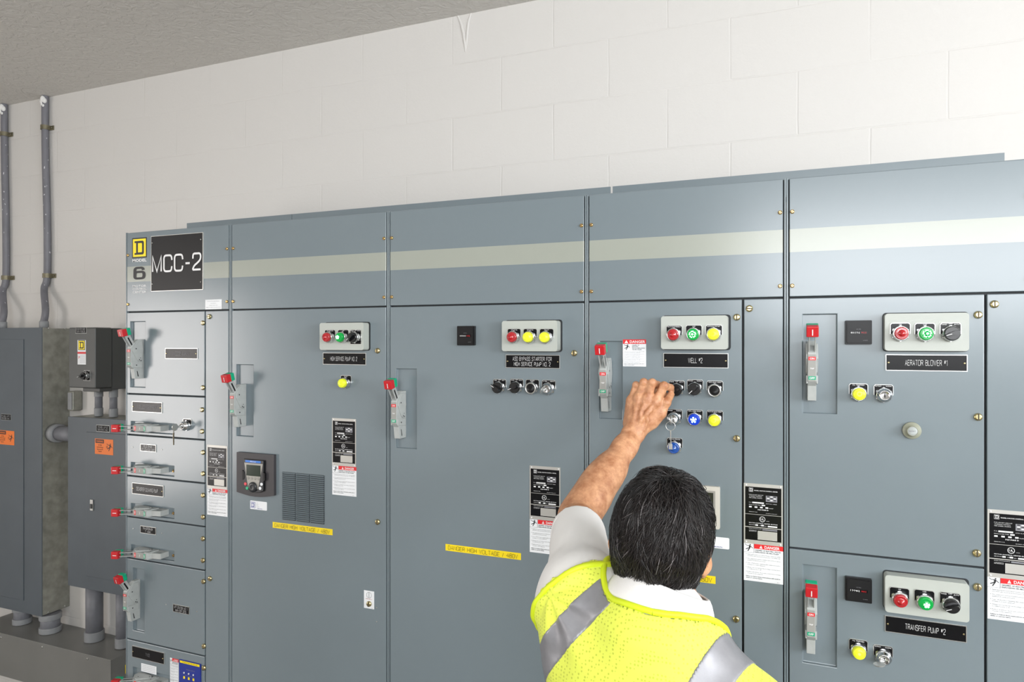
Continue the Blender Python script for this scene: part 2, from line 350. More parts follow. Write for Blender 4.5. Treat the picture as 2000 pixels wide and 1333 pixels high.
# paint drip and blobs on the wall are part of the thick wall paint
mb = MB(); x, z = F(909, 30, WY)
dr = [(x-.035, z+.01), (x-.018, z-.03), (x-.008, z-.07), (x-.002, z-.11), (x, z-.14)]
mb.tube([(a, WY+.002, c) for a, c in dr], [.004, .006, .007, .006, .003], 8)
mb.tube([(x+.025, WY+.002, z+.012), (x+.012, WY+.002, z-.03), (x+.006, WY+.002, z-.08), (x+.002, WY+.002, z-.13)], [.003, .006, .006, .003], 8)
struct('trim_1', mb, WALLM, loc=(0, 0, 0))

# ------------------------------------------------------------------ shared part meshes
def screw_mesh(r, h, mat, angle=90, name='screw'):
    mb = MB(); mb.lathe([(r, 0), (r, h*.35), (r*.86, h*.8), (r*.55, h)], 20)
    a = math.radians(angle); c, s_ = math.cos(a), math.sin(a); w = r*.16; L = r*.9
    pts = [(-L*c+w*s_, -L*s_-w*c), (L*c+w*s_, L*s_-w*c), (L*c-w*s_, L*s_+w*c), (-L*c-w*s_, -L*s_+w*c)]
    mb.prism_y(pts, -h*1.02, -h*.6, 1)
    return mesh_of(mb, name, [mat, SLOT])
SCR_BIG = [screw_mesh(.0088, .006, BRASS, a, 'quarter_turn_fastener') for a in (90, 84, 0)]
SCR_S = screw_mesh(.0052, .0045, COPPER, 20, 'screw')
SCR_N = screw_mesh(.0022, .0018, BRASS, 45, 'nameplate_screw')
SCR_W = screw_mesh(.0022, .0018, ALU, 45, 'nameplate_screw')

def bezel_mesh():
    mb = MB()
    hexr = .0188
    mb.prism_y([(hexr*math.cos(math.radians(30+60*i)), hexr*math.sin(math.radians(30+60*i))) for i in range(6)], -.0065, -.002)
    mb.lathe([(.0178, .0015), (.0178, .0035), (.0165, .007), (.0165, .0105), (.0172, .0115), (.0172, .0145), (.0160, .0165), (.0150, .0168), (.0146, .0150)], 32)
    return mesh_of(mb, 'bezel', CHROME)
BEZEL = bezel_mesh()
def lens_mesh(kind):
    mb = MB()
    if kind == 'yellow':
        mb.lathe([(.0143, .012), (.0143, .022), (.0135, .0265), (.0118, .0285), (.0112, .0280), (.0104, .0288), (.006, .0296), (.0, .0297)], 32)
        return mesh_of(mb, 'lens', YLENS)
    prof = [(.0145, .012), (.0145, .020), (.0140, .0235), (.0122, .026), (.0118, .0255), (.0095, .0285), (.0091, .0280), (.0062, .0315), (.0030, .0338), (.0, .0345)]
    mb.lathe(prof, 32)
    mt = {'red': [RLENS], 'blue': [BLENS], 'green': [GLENS, GHOT], 'bluelit': [BLIT, BHOT], 'greenoff': [GLENS, GHOT]}[kind]
    if kind in ('green', 'bluelit', 'greenoff'):
        n = 5; L = .0085 if kind == 'green' else .0075
        if kind == 'greenoff': L = .006
        for i in range(n):
            a = 2*math.pi*i/n+.4; c, s_ = math.cos(a), math.sin(a); w = .0022 if kind != 'green' else .0034
            pts = [(0-w*s_*.6, w*c*.6), (0+w*s_*.6, -w*c*.6), (L*c+w*s_, L*s_-w*c), (L*c-w*s_, L*s_+w*c)]
            vs = []
            for px_, pz_ in pts:
                rr = math.hypot(px_, pz_); vs.append((px_, -(.0364-rr*.72), pz_))
            mb.add(vs, [(0, 1, 2, 3)], 1)
    return mesh_of(mb, 'lens', mt)
LENS = {k: lens_mesh(k) for k in ('yellow', 'red', 'blue', 'green', 'bluelit', 'greenoff')}
def legend_mesh(txt, full=False):
    mb = MB(); z0 = -.022 if full else -.001; z1 = .0240; w = .0205
    def shp(e, zz): return [(-w+e, zz), (w-e, zz), (w-e, z1-.004), (w-e-.003, z1-e), (-w+e+.003, z1-e), (-w+e, z1-.004)]
    mb.prism_y(shp(0, z0), -.0016, 0, 1); mb.flat(shp(.0011, z0+.0011 if full else z0), -.0018, 0)
    if isinstance(txt, str): txt = [(0, txt)]
    for cx, t in txt:
        zz = .0208
        if abs(cx) < .001 and len(txt) == 3: zz = .0222
        mb.text(t, cx, zz-.0004, .0028, -.0021, 2, w=min(.033 if len(txt) == 1 else .0125, .0026*len(t)), res=1)
    return mesh_of(mb, 'legend_plate', [BLACKM, ALU, WHITE])
_lg = {}
def legend(txt, full=False):
    k = (str(txt), full)
    if k not in _lg: _lg[k] = legend_mesh(txt, full)
    return _lg[k]
def knob_mesh(angle):
    mb = MB(); mb.lathe([(.0155, .010), (.0160, .0155), (.0160, .021), (.0150, .0235), (.0142, .024)], 32)
    a = math.radians(angle); c, s_ = math.cos(a), math.sin(a)
    def P(l, w): return (l*c-w*s_, l*s_+w*c)
    pts = [P(-.0140, -.0030), P(-.004, -.0050), P(.006, -.0042), P(.0195, -.0012), P(.0195, .0012), P(.006, .0042), P(-.004, .0050), P(-.0140, .0030)]
    top = [(x*.82, z*.82) for x, z in pts]; n = len(pts)
    vs = [(x, -.024, z) for x, z in pts]+[(x, -.037, z) for x, z in top]
    mb.add(vs, [tuple(range(n, 2*n))]+[(i, (i+1) % n, (i+1) % n+n, i+n) for i in range(n)], 0)
    q = [P(.004, -.0006), P(.0150, -.0006), P(.0150, .0006), P(.004, .0006)]
    mb.flat([(x, z) for x, z in q], -.0373, 1)
    return mesh_of(mb, 'selector_knob', [BLACK, WHITE])
KNOB = {a: knob_mesh(a) for a in (150, 160, 200, 225)}
def button_mesh():
    mb = MB(); mb.lathe([(.0168, .010), (.0168, .016), (.0158, .0195), (.0140, .0200), (.0130, .0190), (.0124, .0150)], 32, 0)
    return mesh_of(mb, 'button_ring', ALU)
BRING = button_mesh()
mbp = MB(); mbp.lathe([(.0123, .010), (.0123, .0165), (.0110, .0178), (0, .0182)], 28); BPUSH = mesh_of(mbp, 'push_button', BLACKR)
mbp = MB(); mbp.lathe([(.0155, .010), (.0155, .018), (.0120, .0205), (.0120, .024), (.0105, .0255), (.0098, .0255), (.0094, .0245), (0, .0245)], 32)
mbp.box(-.0012, .0012, -.0249, -.0243, -.0045, .0045, 1); LOCK = mesh_of(mbp, 'lock_cylinder', [CHROME, BLACKR])

def dev(parent, u, v, base, kind, txt='', p=.03, angle=160, full=False, name=None):
    """an operator on a door or station box; u,v is where the photo shows its front"""
    X, Z = F(u, v, -base-p)
    loc = (X, -base, Z)
    nm = name or {'yellow': 'pilot_light', 'red': 'pilot_light', 'green': 'pilot_light', 'greenoff': 'pilot_light', 'blue': 'pilot_light', 'bluelit': 'pilot_light',
                  'knob': 'selector_switch', 'key': 'key_switch', 'push': 'push_button_switch'}[kind]
    o = inst(nm, BEZEL, parent, loc)
    o['label'] = {'yellow': 'yellow pilot light in a chrome bezel', 'red': 'red pilot light in a chrome bezel', 'green': 'lit green pilot light', 'greenoff': 'lit green pilot light', 'blue': 'unlit blue pilot light',
                  'bluelit': 'lit blue pilot light', 'knob': 'black selector switch', 'key': 'chrome key switch', 'push': 'black recessed push button in a chrome ring'}[kind]
    inst('legend_plate', legend(txt, full), o, loc)
    if kind in LENS: inst('lens', LENS[kind], o, loc)
    elif kind == 'knob': inst('knob', KNOB[angle], o, loc)
    elif kind == 'push': inst('ring', BRING, o, loc); inst('button', BPUSH, o, loc)
    elif kind == 'key': inst('lock_cylinder', LOCK, o, loc)
    return o

def handle(parent, loc, horiz=False, s=1.0, label=None):
    """disconnect handle: housing, indicator plate, lever, grip. loc = centre of the housing at the pan"""
    mb = MB(); w = .0135
    prof = [(.012, .072), (-.022, .072), (-.040, .060), (-.054, .044), (-.055, -.024), (-.042, -.036), (-.036, -.072), (.012, -.072)]
    prof = [(y, z) for y, z in prof]
    mb.prism_x(prof, -w*.72, w*.72, 0)
    # side cheeks: rounded pivot plates proud of the housing
    ch = [(-.010, .066), (-.030, .066), (-.049, .040), (-.050, .030), (-.030, -.004), (-.020, -.010), (-.012, -.004), (-.004, .030)]
    mb.prism_x(ch, -w, -w*.7, 0); mb.prism_x(ch, w*.7, w, 0)
    ck = [(-.018, -.030), (-.050, -.006), (-.052, .020), (-.030, -.014), (-.018, -.020), (-.008, -.012), (-.008, -.034)]
    mb.prism_x([(-.008, -.012), (-.008, -.034), (-.052, -.030), (-.052, -.010), (-.030, -.012)], -w*.95, -w*.7, 0)
    mb.prism_x([(-.008, -.012), (-.008, -.034), (-.052, -.030), (-.052, -.010), (-.030, -.012)], w*.7, w*.95, 0)
    for sx in (-1, 1):
        for (yy, zz, rr) in ((-.016, -.006, .0022), (-.022, -.003, .0022), (-.018, .004, .0016), (-.034, -.022, .0024), (-.036, .038, .0024)):
            x0 = sx*w*.99; vs = [(x0+sx*.0006, yy+rr*math.cos(t*.785), zz+rr*math.sin(t*.785)) for t in range(8)]
            mb.add(vs, [tuple(range(8))], 1)
        mb.add([(sx*w*.73, -.030, -.044), (sx*w*.73, -.027, -.044), (sx*w*.73, -.022, -.064), (sx*w*.73, -.026, -.064)], [(0, 1, 2, 3)], 1)
    me = mesh_of(mb, 'disconnect_handle', [HANDLE, BLACKR])
    ip = MB(); ip.rect(-.0085, .0085, -.024, .040, -.0556, 3)
    ip.rect(-.0082, .0082, .026, .0345, -.0559, 0); ip.rect(-.0082, .0082, -.0205, -.012, -.0559, 2)
    ip.text('ON', 0, .0302, .0048, -.0562, 1, bold=.02); ip.text('TRIP', 0, .0065, .0034, -.0562, 1, bold=.02); ip.text('OFF', 0, -.0163, .0048, -.0562, 1, bold=.02)
    ime = mesh_of(ip, 'indicator_plate', [REDS, WHITE, GREENL, TRIPG])
    lv = MB()
    for sx in (-1, 1):
        p = [(-.030, .034), (-.044, .030), (-.078, .088), (-.070, .096), (-.058, .100)]
        lv.prism_x([(-.026, .036), (-.044, .032), (-.077, .082), (-.060, .094)], sx*.0065-.0010, sx*.0065+.0010, 0)
        lv.add([(sx*.0077, -.050, .050), (sx*.0077, -.045, .052), (sx*.0077, -.062, .080), (sx*.0077, -.067, .077)], [(0, 1, 2, 3)], 1)
    lme = mesh_of(lv, 'lever', [HSTEEL, BLACKR])
    g = MB(); a = .0132
    # grip block tilted back: red front half, green rear half
    def tb(y0, y1, z0, z1, mi):
        vs = []
        for x in (-a, a):
            for y, z in ((y0, z0), (y1, z0), (y1, z1), (y0, z1)):
                yy = y+(z-.100)*-.27; zz = z+(y+.070)*.27
                vs.append((x, yy, zz))
        g.add(vs, [(0, 1, 2, 3), (7, 6, 5, 4), (0, 4, 5, 1), (1, 5, 6, 2), (2, 6, 7, 3), (3, 7, 4, 0)], mi)
    tb(-.090, -.0715, .086, .111, 0); tb(-.0715, -.057, .086, .111, 1)
    gme = mesh_of(g, 'grip', [GRIPR, GRIPG])
    g2 = MB()
    vs = []
    for x in (-.0011, .0011):
        for z in (.090, .104):
            y = -.0908; vs.append((x, y+(z-.100)*-.27, z+(y+.070)*.27))
    g2.add(vs, [(0, 1, 3, 2)], 0); wme = mesh_of(g2, 'on_mark', WHITE)
    return me, ime, lme, gme, wme
_H = None
def put_handle(parent, loc, horiz=False, label='grey disconnect handle with red and green grip'):
    global _H
    if _H is None: _H = handle(None, None)
    rot = (0, -math.pi/2, 0) if horiz else None
    h = inst('disconnect_handle', _H[0], parent, loc, rot); add_bevel(h, .0012, 2); h['label'] = label
    for nm, me in (('indicator_plate', _H[1]), ('lever', _H[2]), ('grip', _H[3]), ('on_mark', _H[4])):
        o = bpy.data.objects.new(nm, me); COL.objects.link(o); o.parent = h
        if nm == 'grip': add_bevel(o, .002, 3)
    return h

def plate_door(name, parent, x0, x1, z0, z1, holes=(), yf=0.0, yb=.0098, mat=None, pan=.0095, bev=.0016, label=None):
    xs = sorted({x0, x1} | {h[0] for h in holes} | {h[1] for h in holes}); zs = sorted({z0, z1} | {h[2] for h in holes} | {h[3] for h in holes})
    mb = MB(); idx = {}
    def vert(x, y, z):
        k = (round(x, 5), round(y, 5), round(z, 5))
        if k not in idx: idx[k] = len(mb.v); mb.v.append((x, y, z))
        return idx[k]
    def face(*p, mi=0): mb.f.append(tuple(vert(*q) for q in p)); mb.m.append(mi); mb.sm.append(False)
    def inh(a, b_):
        for h in holes:
            if h[0] <= a <= h[1] and h[2] <= b_ <= h[3]: return h
        return None
    for i in range(len(xs)-1):
        for j in range(len(zs)-1):
            a, b_, c, d = xs[i], xs[i+1], zs[j], zs[j+1]; h = inh((a+b_)/2, (c+d)/2)
            y = yf if not h else yf+pan
            face((a, y, c), (b_, y, c), (b_, y, d), (a, y, d))
            def nb(am, bm): return inh(am, bm) is not None
            if h:
                if not nb(a-1e-4, (c+d)/2): face((a, yf, c), (a, y, c), (a, y, d), (a, yf, d))
                if not nb(b_+1e-4, (c+d)/2): face((b_, y, c), (b_, yf, c), (b_, yf, d), (b_, y, d))
                if not nb((a+b_)/2, c-1e-4): face((a, yf, c), (b_, yf, c), (b_, y, c), (a, y, c))
                if not nb((a+b_)/2, d+1e-4): face((a, y, d), (b_, y, d), (b_, yf, d), (a, yf, d))
            if i == 0: face((a, yf, c), (a, yf, d), (a, yb, d), (a, yb, c))
            if i == len(xs)-2: face((b_, yf, d), (b_, yf, c), (b_, yb, c), (b_, yb, d))
            if j == 0: face((b_, yf, c), (a, yf, c), (a, yb, c), (b_, yb, c))
            if j == len(zs)-2: face((a, yf, d), (b_, yf, d), (b_, yb, d), (a, yb, d))
    o = build(name, mb, mat or PAINT, parent, bevel=bev, seg=2)
    if label: o['label'] = label
    return o

def nameplate(parent, u, v, lines, w=.164, h=.038, th=.012, Y=0, small=False, wtxt=None, screws=True, base=0.0, name='nameplate', bright=False):
    X, Z = F(u, v, -base-.002)
    o = build(name, MB().box(X-w/2, X+w/2, -base-.0025, -base, Z-h/2, Z+h/2, 0).rect(X-w/2+.0015, X+w/2-.0015, Z-h/2+.0015, Z+h/2-.0015, -base-.0028, 1), [ALU, BLACKM], parent)
    o['label'] = 'black engraved nameplate with white lettering'
    if lines:
        mb = MB(); n = len(lines); step = th*1.42
        for i, t in enumerate(lines):
            mb.text(t, X, Z+(n-1)*step/2-i*step, th, -base-.0031, 0, w=(wtxt[i] if wtxt else None), xs=.8, wt=.075)
        build('lettering', mb, WHITE if not bright else GREYINK, o)
    if screws:
        for sx in (-1, 1): inst('screw', SCR_N, o, (X+sx*(w/2-.006), -base-.0028, Z))
    return o
def station(parent, u, v, w=.166, h=.086, d=.030):
    X, Z = F(u, v, -d); mb = MB()
    mb2 = MB(); mb2.prism_y(mb2.rrect(X, Z, w, h, .007), -d, .0, 0, True)
    o = build('pilot_station_box', mb2, STATION, parent, bevel=.003, seg=3)
    g = MB(); g.prism_y(g.rrect(X+.0018, Z+.0005, w+.007, h+.005, .008), -.0006, .001, 0)
    build('shadow_rim', g, DARKGAP, o); return o  # thin dark rim: the shadow around the box put in as colour
def big_screw(parent, u, v, k=0, lab=False):
    X, Z = F(u, v, -.004); o = inst('fastener', SCR_BIG[k], parent, (X, 0, Z)); return o
def small_screw(parent, u, v, yb=0.0):
    X, Z = F(u, v, -.003+yb); return inst('screw', SCR_S, parent, (X, yb, Z))
def meter(parent, u, v, digits):
    X, Z = F(u, v, -.012); mb = MB(); a = .0285
    mb.prism_y(mb.rrect(X, Z, .057, .057, .002, 2), -.010, 0, 0); mb.prism_y(mb.rrect(X, Z, .050, .050, .002, 2), -.0135, -.010, 0)
    mb.rect(X-.019, X+.019, Z-.004, Z+.003, -.0138, 1)
    mb.text(digits[:5], X-.0075, Z-.0006, .0044, -.0141, 2, w=.020, res=1); mb.text(digits[5:], X+.0105, Z-.0006, .0044, -.0141, 3, w=.010, res=1)
    mb.text('HOURS', X, Z+.0075, .0022, -.0138, 4, res=1); mb.text('QUARTZ', X+.014, Z-.019, .0018, -.0138, 4, res=1)
    o = build('hour_meter', mb, [BLACKR, BLACKM, WHITE, REDS, GREYINK], parent, bevel=.0008, seg=2)
    o['label'] = 'square black hour meter with white and red digits'; return o
def tape(parent, x0, z, w=.2427, h=.0196, base=0):
    mb = MB(); mb.rect(x0, x0+w, z-h/2, z+h/2, -base-.0006, 0); mb.text('DANGER HIGH VOLTAGE / 480V', x0+w/2, z, .0112, -base-.0009, 1, w=w*.93, wt=.085)
    o = build('warning_tape', mb, [YEL, INK], parent); o['label'] = 'yellow tape reading danger high voltage'; return o
def squareD(mb, cx, cz, s, y, bg, fg, border=True):
    mb.rect(cx-s/2, cx+s/2, cz-s/2, cz+s/2, y, fg); b2 = s*.44; mb.rect(cx-b2, cx+b2, cz-b2, cz+b2, y-.0003, bg)
    # slab D
    def R(x0, x1, z0, z1, mi, k): mb.rect(cx+x0*s, cx+x1*s, cz+z0*s, cz+z1*s, y-.0003*k, mi)
    out = [(-.33, -.34), (.25, -.34), (.31, -.27), (.31, .27), (.25, .34), (-.33, .34), (-.33, .25), (-.22, .25), (-.22, -.25), (-.33, -.25)]
    mb.flat([(cx+a*s, cz+c*s) for a, c in out], y-.0006, fg)
    inn = [(-.09, -.23), (.16, -.23), (.19, -.19), (.19, .19), (.16, .23), (-.09, .23)]
    mb.flat([(cx+a*s, cz+c*s) for a, c in inn], y-.0009, bg)
def shock_man(mb, cx, cz, s, y, mi):
    def bar(x0, z0, x1, z1, w):
        d = math.hypot(x1-x0, z1-z0); nx, nz = -(z1-z0)/d*w/2, (x1-x0)/d*w/2
        mb.flat([(cx+(x0+nx)*s, cz+(z0+nz)*s), (cx+(x0-nx)*s, cz+(z0-nz)*s), (cx+(x1-nx)*s, cz+(z1-nz)*s), (cx+(x1+nx)*s, cz+(z1+nz)*s)][::-1], y, mi)
    mb.flat([(cx+(.14+.075*math.cos(a))*s, cz+(.36+.075*math.sin(a))*s) for a in [i*.785 for i in range(8)]], y, mi)
    bar(.08, .27, .10, .02, .17); bar(.10, .02, -.32, -.17, .09); bar(.12, .02, -.12, -.38, .09); bar(.05, .27, -.20, .24, .06); bar(-.20, .24, -.42, .40, .05)
    bar(.12, .26, .42, -.02, .06)
BODY = [('Apply appropriate personal protective equipment (PPE)', 'and follow safe electrical work practices. See NFPA 70E.'), ('This equipment must be installed and serviced only by', 'qualified electrical personnel.'),
        ('Turn off all power supplying this equipment before', 'working on or inside equipment.'), ('Always use a properly rated voltage sensing device', 'to confirm power is off.'), ('Replace all devices, doors and covers before turning', 'on power to this equipment.')]
_pl = {}
def danger_sticker(parent, X0, ztop, w=.0925, h=.094, base=0.0):
    k = ('d', w, h)
    if k not in _pl:
        mb = MB(); mb.rect(0, w, -h, 0, -.0006, 0)
        mb.rect(w*.265, w, -h*.125, 0, -.0009, 1)
        mb.add([(w*.40, -.0012, -h*.105), (w*.48, -.0012, -h*.105), (w*.44, -.0012, -h*.022)], [(0, 1, 2)], 2); mb.text('!', w*.44, -h*.072, h*.055, -.0015, 1, res=1)
        mb.text('DANGER', w*.72, -h*.063, h*.075, -.0012, 2, w=w*.38, bold=.02)
        shock_man(mb, w*.13, -h*.115, w*.24, -.0012, 3); mb.rect(w*.255, w*.262, -h*.235, 0, -.0012, 3); mb.rect(0, w*.262, -h*.24, -h*.235, -.0012, 3)
        mb.text('HAZARD OF ELECTRIC SHOCK,', w*.29, -h*.160, h*.036, -.0012, 3, w=w*.66, align='l', bold=.02, res=1)
        mb.text('EXPLOSION OR ARC FLASH', w*.29, -h*.212, h*.036, -.0012, 3, w=w*.60, align='l', bold=.02, res=1)
        z = -.285*h
        for a, b_ in BODY:
            mb.rect(w*.055, w*.068, z-.004*h, z+.008*h, -.0012, 3)
            mb.text(a, w*.09, z, h*.024, -.0012, 3, w=w*(.84 if len(a) > 40 else .5), align='l', res=1); z -= h*.042
            mb.text(b_, w*.09, z, h*.024, -.0012, 3, w=w*.84*len(b_)/56, align='l', res=1); z -= h*.075
        mb.text('Failure to follow these instructions will result in', w*.055, z, h*.028, -.0012, 3, w=w*.87, align='l', bold=.02, res=1); z -= h*.042
        mb.text('death or serious injury.', w*.055, z, h*.028, -.0012, 3, w=w*.42, align='l', bold=.02, res=1)
        mb.text('REV. 1', w*.88, -h*.965, h*.018, -.0012, 3, res=1)
        _pl[k] = mesh_of(mb, 'danger_sticker', [STICK, REDS, WHITE, INK])
    o = inst('danger_sticker', _pl[k], parent, (X0, -base, ztop)); o['label'] = 'white and red danger sticker with a shock pictogram'; return o
def rating_plate(parent, X0, ztop, w=.0915, h=.152, base=0.0):
    k = ('r', w, h)
    if k not in _pl:
        mb = MB(); mb.box(0, w, -.0012, 0, -h, 0, 0)
        a, b_ = w*.035, w*.965
        for z1, z0 in ((-.055, -.505), (-.512, -.715), (-.728, -.935)): mb.rect(a, b_, z0*h, z1*h, -.0014, 1)
        squareD(mb, w*.185, -h*.105, w*.105, -.0016, 1, 2)
        def T(s, x, z, hh, ww, mi=2, al='l', bold=0): mb.text(s, w*x, h*z, h*hh, -.0017, mi, w=w*ww, align=al, bold=bold, res=1)
        T('MODEL 6 MOTOR CONTROL CENTER', .27, -.112, .016, .60, bold=.02)
        T('FOR SHORT-CIRCUIT', .135, -.185, .013, .37); T('CURRENT RATING', .135, -.210, .013, .33); T('SEE LABEL INSIDE', .135, -.235, .013, .34)
        mb.rect(w*.57, w*.86, -h*.285, -h*.185, -.0017, 3)
        for i in range(3):
            for j in range(3): mb.rect(w*(.60+.085*i), w*(.66+.085*i), h*(-.208-.028*j), h*(-.192-.028*j), -.0019, 2 if (i+j) % 2 else 4)
        T('F.O.', .135, -.312, .012, .07); mb.rect(w*.22, w*.52, -h*.325, -h*.302, -.0017, 2); T('83217846-001', .235, -.3135, .014, .26, 4)
        T('600V A.C. MAX', .57, -.318, .012, .28)
        T('ENCLOSURE TYPE', .135, -.350, .012, .30); mb.rect(w*.46, w*.55, -h*.360, -h*.340, -.0017, 2)
        for x in (.135, .28, .42, .56): mb.rect(w*x, w*(x+.07), -h*.398, -h*.376, -.0017, 2)
        T('PLANT', .65, -.392, .012, .11); T('SQUARE D', .36, -.425, .017, .28, bold=.02); T('MADE IN U.S.A.', .135, -.468, .010, .22); T('80439-692-01', .57, -.478, .010, .28)
        # listing mark ring
        c = (w*.48, -h*.580); r0, r1 = w*.075, w*.064; n = 20
        vs = [(c[0]+r*math.cos(2*math.pi*i/n), -.0017, c[1]+r*math.sin(2*math.pi*i/n)) for r in (r0, r1) for i in range(n)]
        mb.add(vs, [(i, (i+1) % n, (i+1) % n+n, i+n) for i in range(n)], 2); mb.text('UL', c[0], c[1], h*.034, -.0017, 2, bold=.01, res=1); T('LISTED', .58, -.605, .008, .08)
        T('MOTOR CONTROL CENTER SECTION', .135, -.650, .013, .73, bold=.02); T('SECTION', .135, -.682, .012, .15); T('OF', .40, -.684, .012, .05); T('NO.', .54, -.688, .012, .06)
        mb.rect(w*.30, w*.37, -h*.694, -h*.672, -.0017, 2); mb.rect(w*.45, w*.52, -h*.694, -h*.672, -.0017, 2); mb.rect(w*.62, w*.86, -h*.700, -h*.678, -.0017, 2)
        T('INSTRUCTION BULLETIN', .135, -.745, .010, .32); mb.rect(w*.48, w*.86, -h*.760, -h*.738, -.0017, 3); T('SUPPLEMENTAL', .135, -.775, .010, .20); T('INFORMATION', .135, -.790, .010, .19)
        mb.rect(w*.36, w*.86, -h*.920, -h*.775, -.0017, 0); mb.text('MX-05', w*.78, -h*.910, h*.012, -.0019, 2, res=1)
        for x in (.06, .94):
            for z in (-.028, -.972): mb.lathe([(.0022, 0), (.0022, .002), (0, .0028)], 10, 2, w*x, h*z)
        _pl[k] = mesh_of(mb, 'rating_plate', [ALUP, BLACKM, WHITE, GREYINK, INK])
    o = inst('rating_plate', _pl[k], parent, (X0, -base, ztop)); o['label'] = 'black metal rating plate with silver print'; return o
# ------------------------------------------------------------------ motor control cabinets
m, nt, b = new_mat('grey_enamel_striped'); HEADM = m
b.inputs['Roughness'].default_value = 0.22; b.inputs['Specular IOR Level'].default_value = 0.6
tc = N(nt, 'ShaderNodeTexCoord'); sep = N(nt, 'ShaderNodeSeparateXYZ'); nt.links.new(tc.outputs['Object'], sep.inputs[0])
msk = math_n(nt, 'MULTIPLY', math_n(nt, 'GREATER_THAN', sep.outputs[2], 2.1195), math_n(nt, 'LESS_THAN', sep.outputs[2], 2.1765))
mx = N(nt, 'ShaderNodeMix', data_type='RGBA'); nt.links.new(msk, mx.inputs[0]); mx.inputs[6].default_value = (*GREY, 1); mx.inputs[7].default_value = (0.325, 0.345, 0.300, 1)
nt.links.new(mx.outputs[2], b.inputs['Base Color'])
n1 = N(nt, 'ShaderNodeTexNoise'); n1.inputs['Scale'].default_value = 420; nt.links.new(tc.outputs['Object'], n1.inputs['Vector'])
bp = N(nt, 'ShaderNodeBump'); bp.inputs['Strength'].default_value = .05; bp.inputs['Distance'].default_value = .0004
nt.links.new(n1.outputs['Fac'], bp.inputs['Height']); nt.links.new(bp.outputs[0], b.inputs['Normal'])

EDGE = [-2.292, -1.786, -1.1515, -0.5145, -0.0035, 0.5045]
TOP = 2.306; HB = 2.0075; E_ = .0074; GAP = .0023
SECL = ['grey motor control cabinet at the left end with stacked units and MCC-2 sign',
        'grey motor control cabinet with keypad, louvred vent and nameplate HIGH SERVICE PUMP NO. 2',
        'grey motor control cabinet with nameplate ASD BYPASS STARTER FOR HIGH SERVICE PUMP NO. 2',
        'grey motor control cabinet with nameplate WELL #2, directly before the man in the vest',
        'grey motor control cabinet at the right end with AERATOR BLOWER #1 above TRANSFER PUMP #2']
S = []
for i in range(5):
    x0, x1 = EDGE[i], EDGE[i+1]
    s = empty('motor_control_cabinet', ((x0+x1)/2, .25, 0), SECL[i], 'electrical cabinet', 'motor control cabinets standing in one row'); S.append(s)
    mb = MB(); mb.box(x0+.0006, x1-.0006, .016, .506, 0.0, TOP, 0)
    mb.box(x0+.0006, x0+.0046, .0005, .016, 0.0, TOP-.0015, 1); mb.box(x1-.0046, x1-.0006, .0005, .016, 0.0, TOP-.0015, 1)
    mb.box(x0+.0046, x1-.0046, .010, .0158, 0.10, TOP-.004, 2)
    build('frame', mb, [PAINT, PAINT, DARKGAP], s, bevel=.0008, seg=2)
    plate_door('kick_plate', s, x0+E_, x1-E_, 0.012, 0.098)
    hd = plate_door('header_panel', s, x0+E_, x1-E_, HB+GAP, TOP-.004, mat=HEADM)
    hd['label'] = 'header panel with a pale horizontal stripe'
    for sx in ((x0+E_+.0065), (x1-E_-.0065)):
        for z in (2.2195, 2.0365): inst('screw', SCR_S, hd, (sx, 0, z))

def pocket(u0, u1, z0, z1): return (FX(u0), FX(u1), z0, z1)
# ---- cabinet 1 : feeder units
s = S[0]; x0, x1 = EDGE[0]+E_, EDGE[1]-E_; xs_ = -1.9005
zb = [HB, 1.7035, 1.5515, 1.3985, 1.2455, 1.0915, .7895, .4845, .104]
pk = [(FX(254), FX(283.7), 1.729, 1.972)]
hz = lambda k: (FX(255.8), FX(340), zb[k]-.102-.038, zb[k]-.102)
doors = []
for k in range(8):
    holes = []
    if k == 0: holes = [(FX(254.5), FX(283.7), 1.729, 1.972)]
    elif k in (1, 2, 3, 4): holes = [hz(k)]
    elif k == 5: holes = [(FX(259.6), FX(281.8), .826, 1.058)]
    elif k == 6: holes = [(FX(259.4), FX(340), zb[6]-.102-.060, zb[6]-.100)]
    d = plate_door('unit_door', s, x0, xs_-GAP, zb[k+1]+GAP, zb[k]-GAP, holes, yf=0); doors.append(d)
plate_door('wireway_door', s, xs_+GAP, x1, .104+GAP, HB-GAP)
put_handle(s, (FX(273), .0095, 1.834)); put_handle(s, (FX(265.5), .0095, .943))
for k in (1, 2, 3, 4, 6):
    h = hz(k); zc = (h[2]+h[3])/2+.002-(.008 if k == 6 else 0); put_handle(s, (-2.156, .0095, zc), True)
    if k in (2, 3, 4, 6): inst('screw', SCR_S, s, (-2.060, .0095, zc-.003))
for (u, v) in ((395.3, 631.2), (395.3, 757.8), (393.4, 801), (393.4, 843.3), (395.4, 884.5), (395.4, 926), (395.4, 968.3), (395.4, 1010.8), (395.2, 1053.2), (395.2, 1095.7), (396.2, 1137), (397, 1263.5), (397, 1306)):
    big_screw(s, u, v, random.choice((0, 1)))
big_screw(s, 407.8, 618.8, 2); big_screw(s, 408.9, 1131.5, 2)
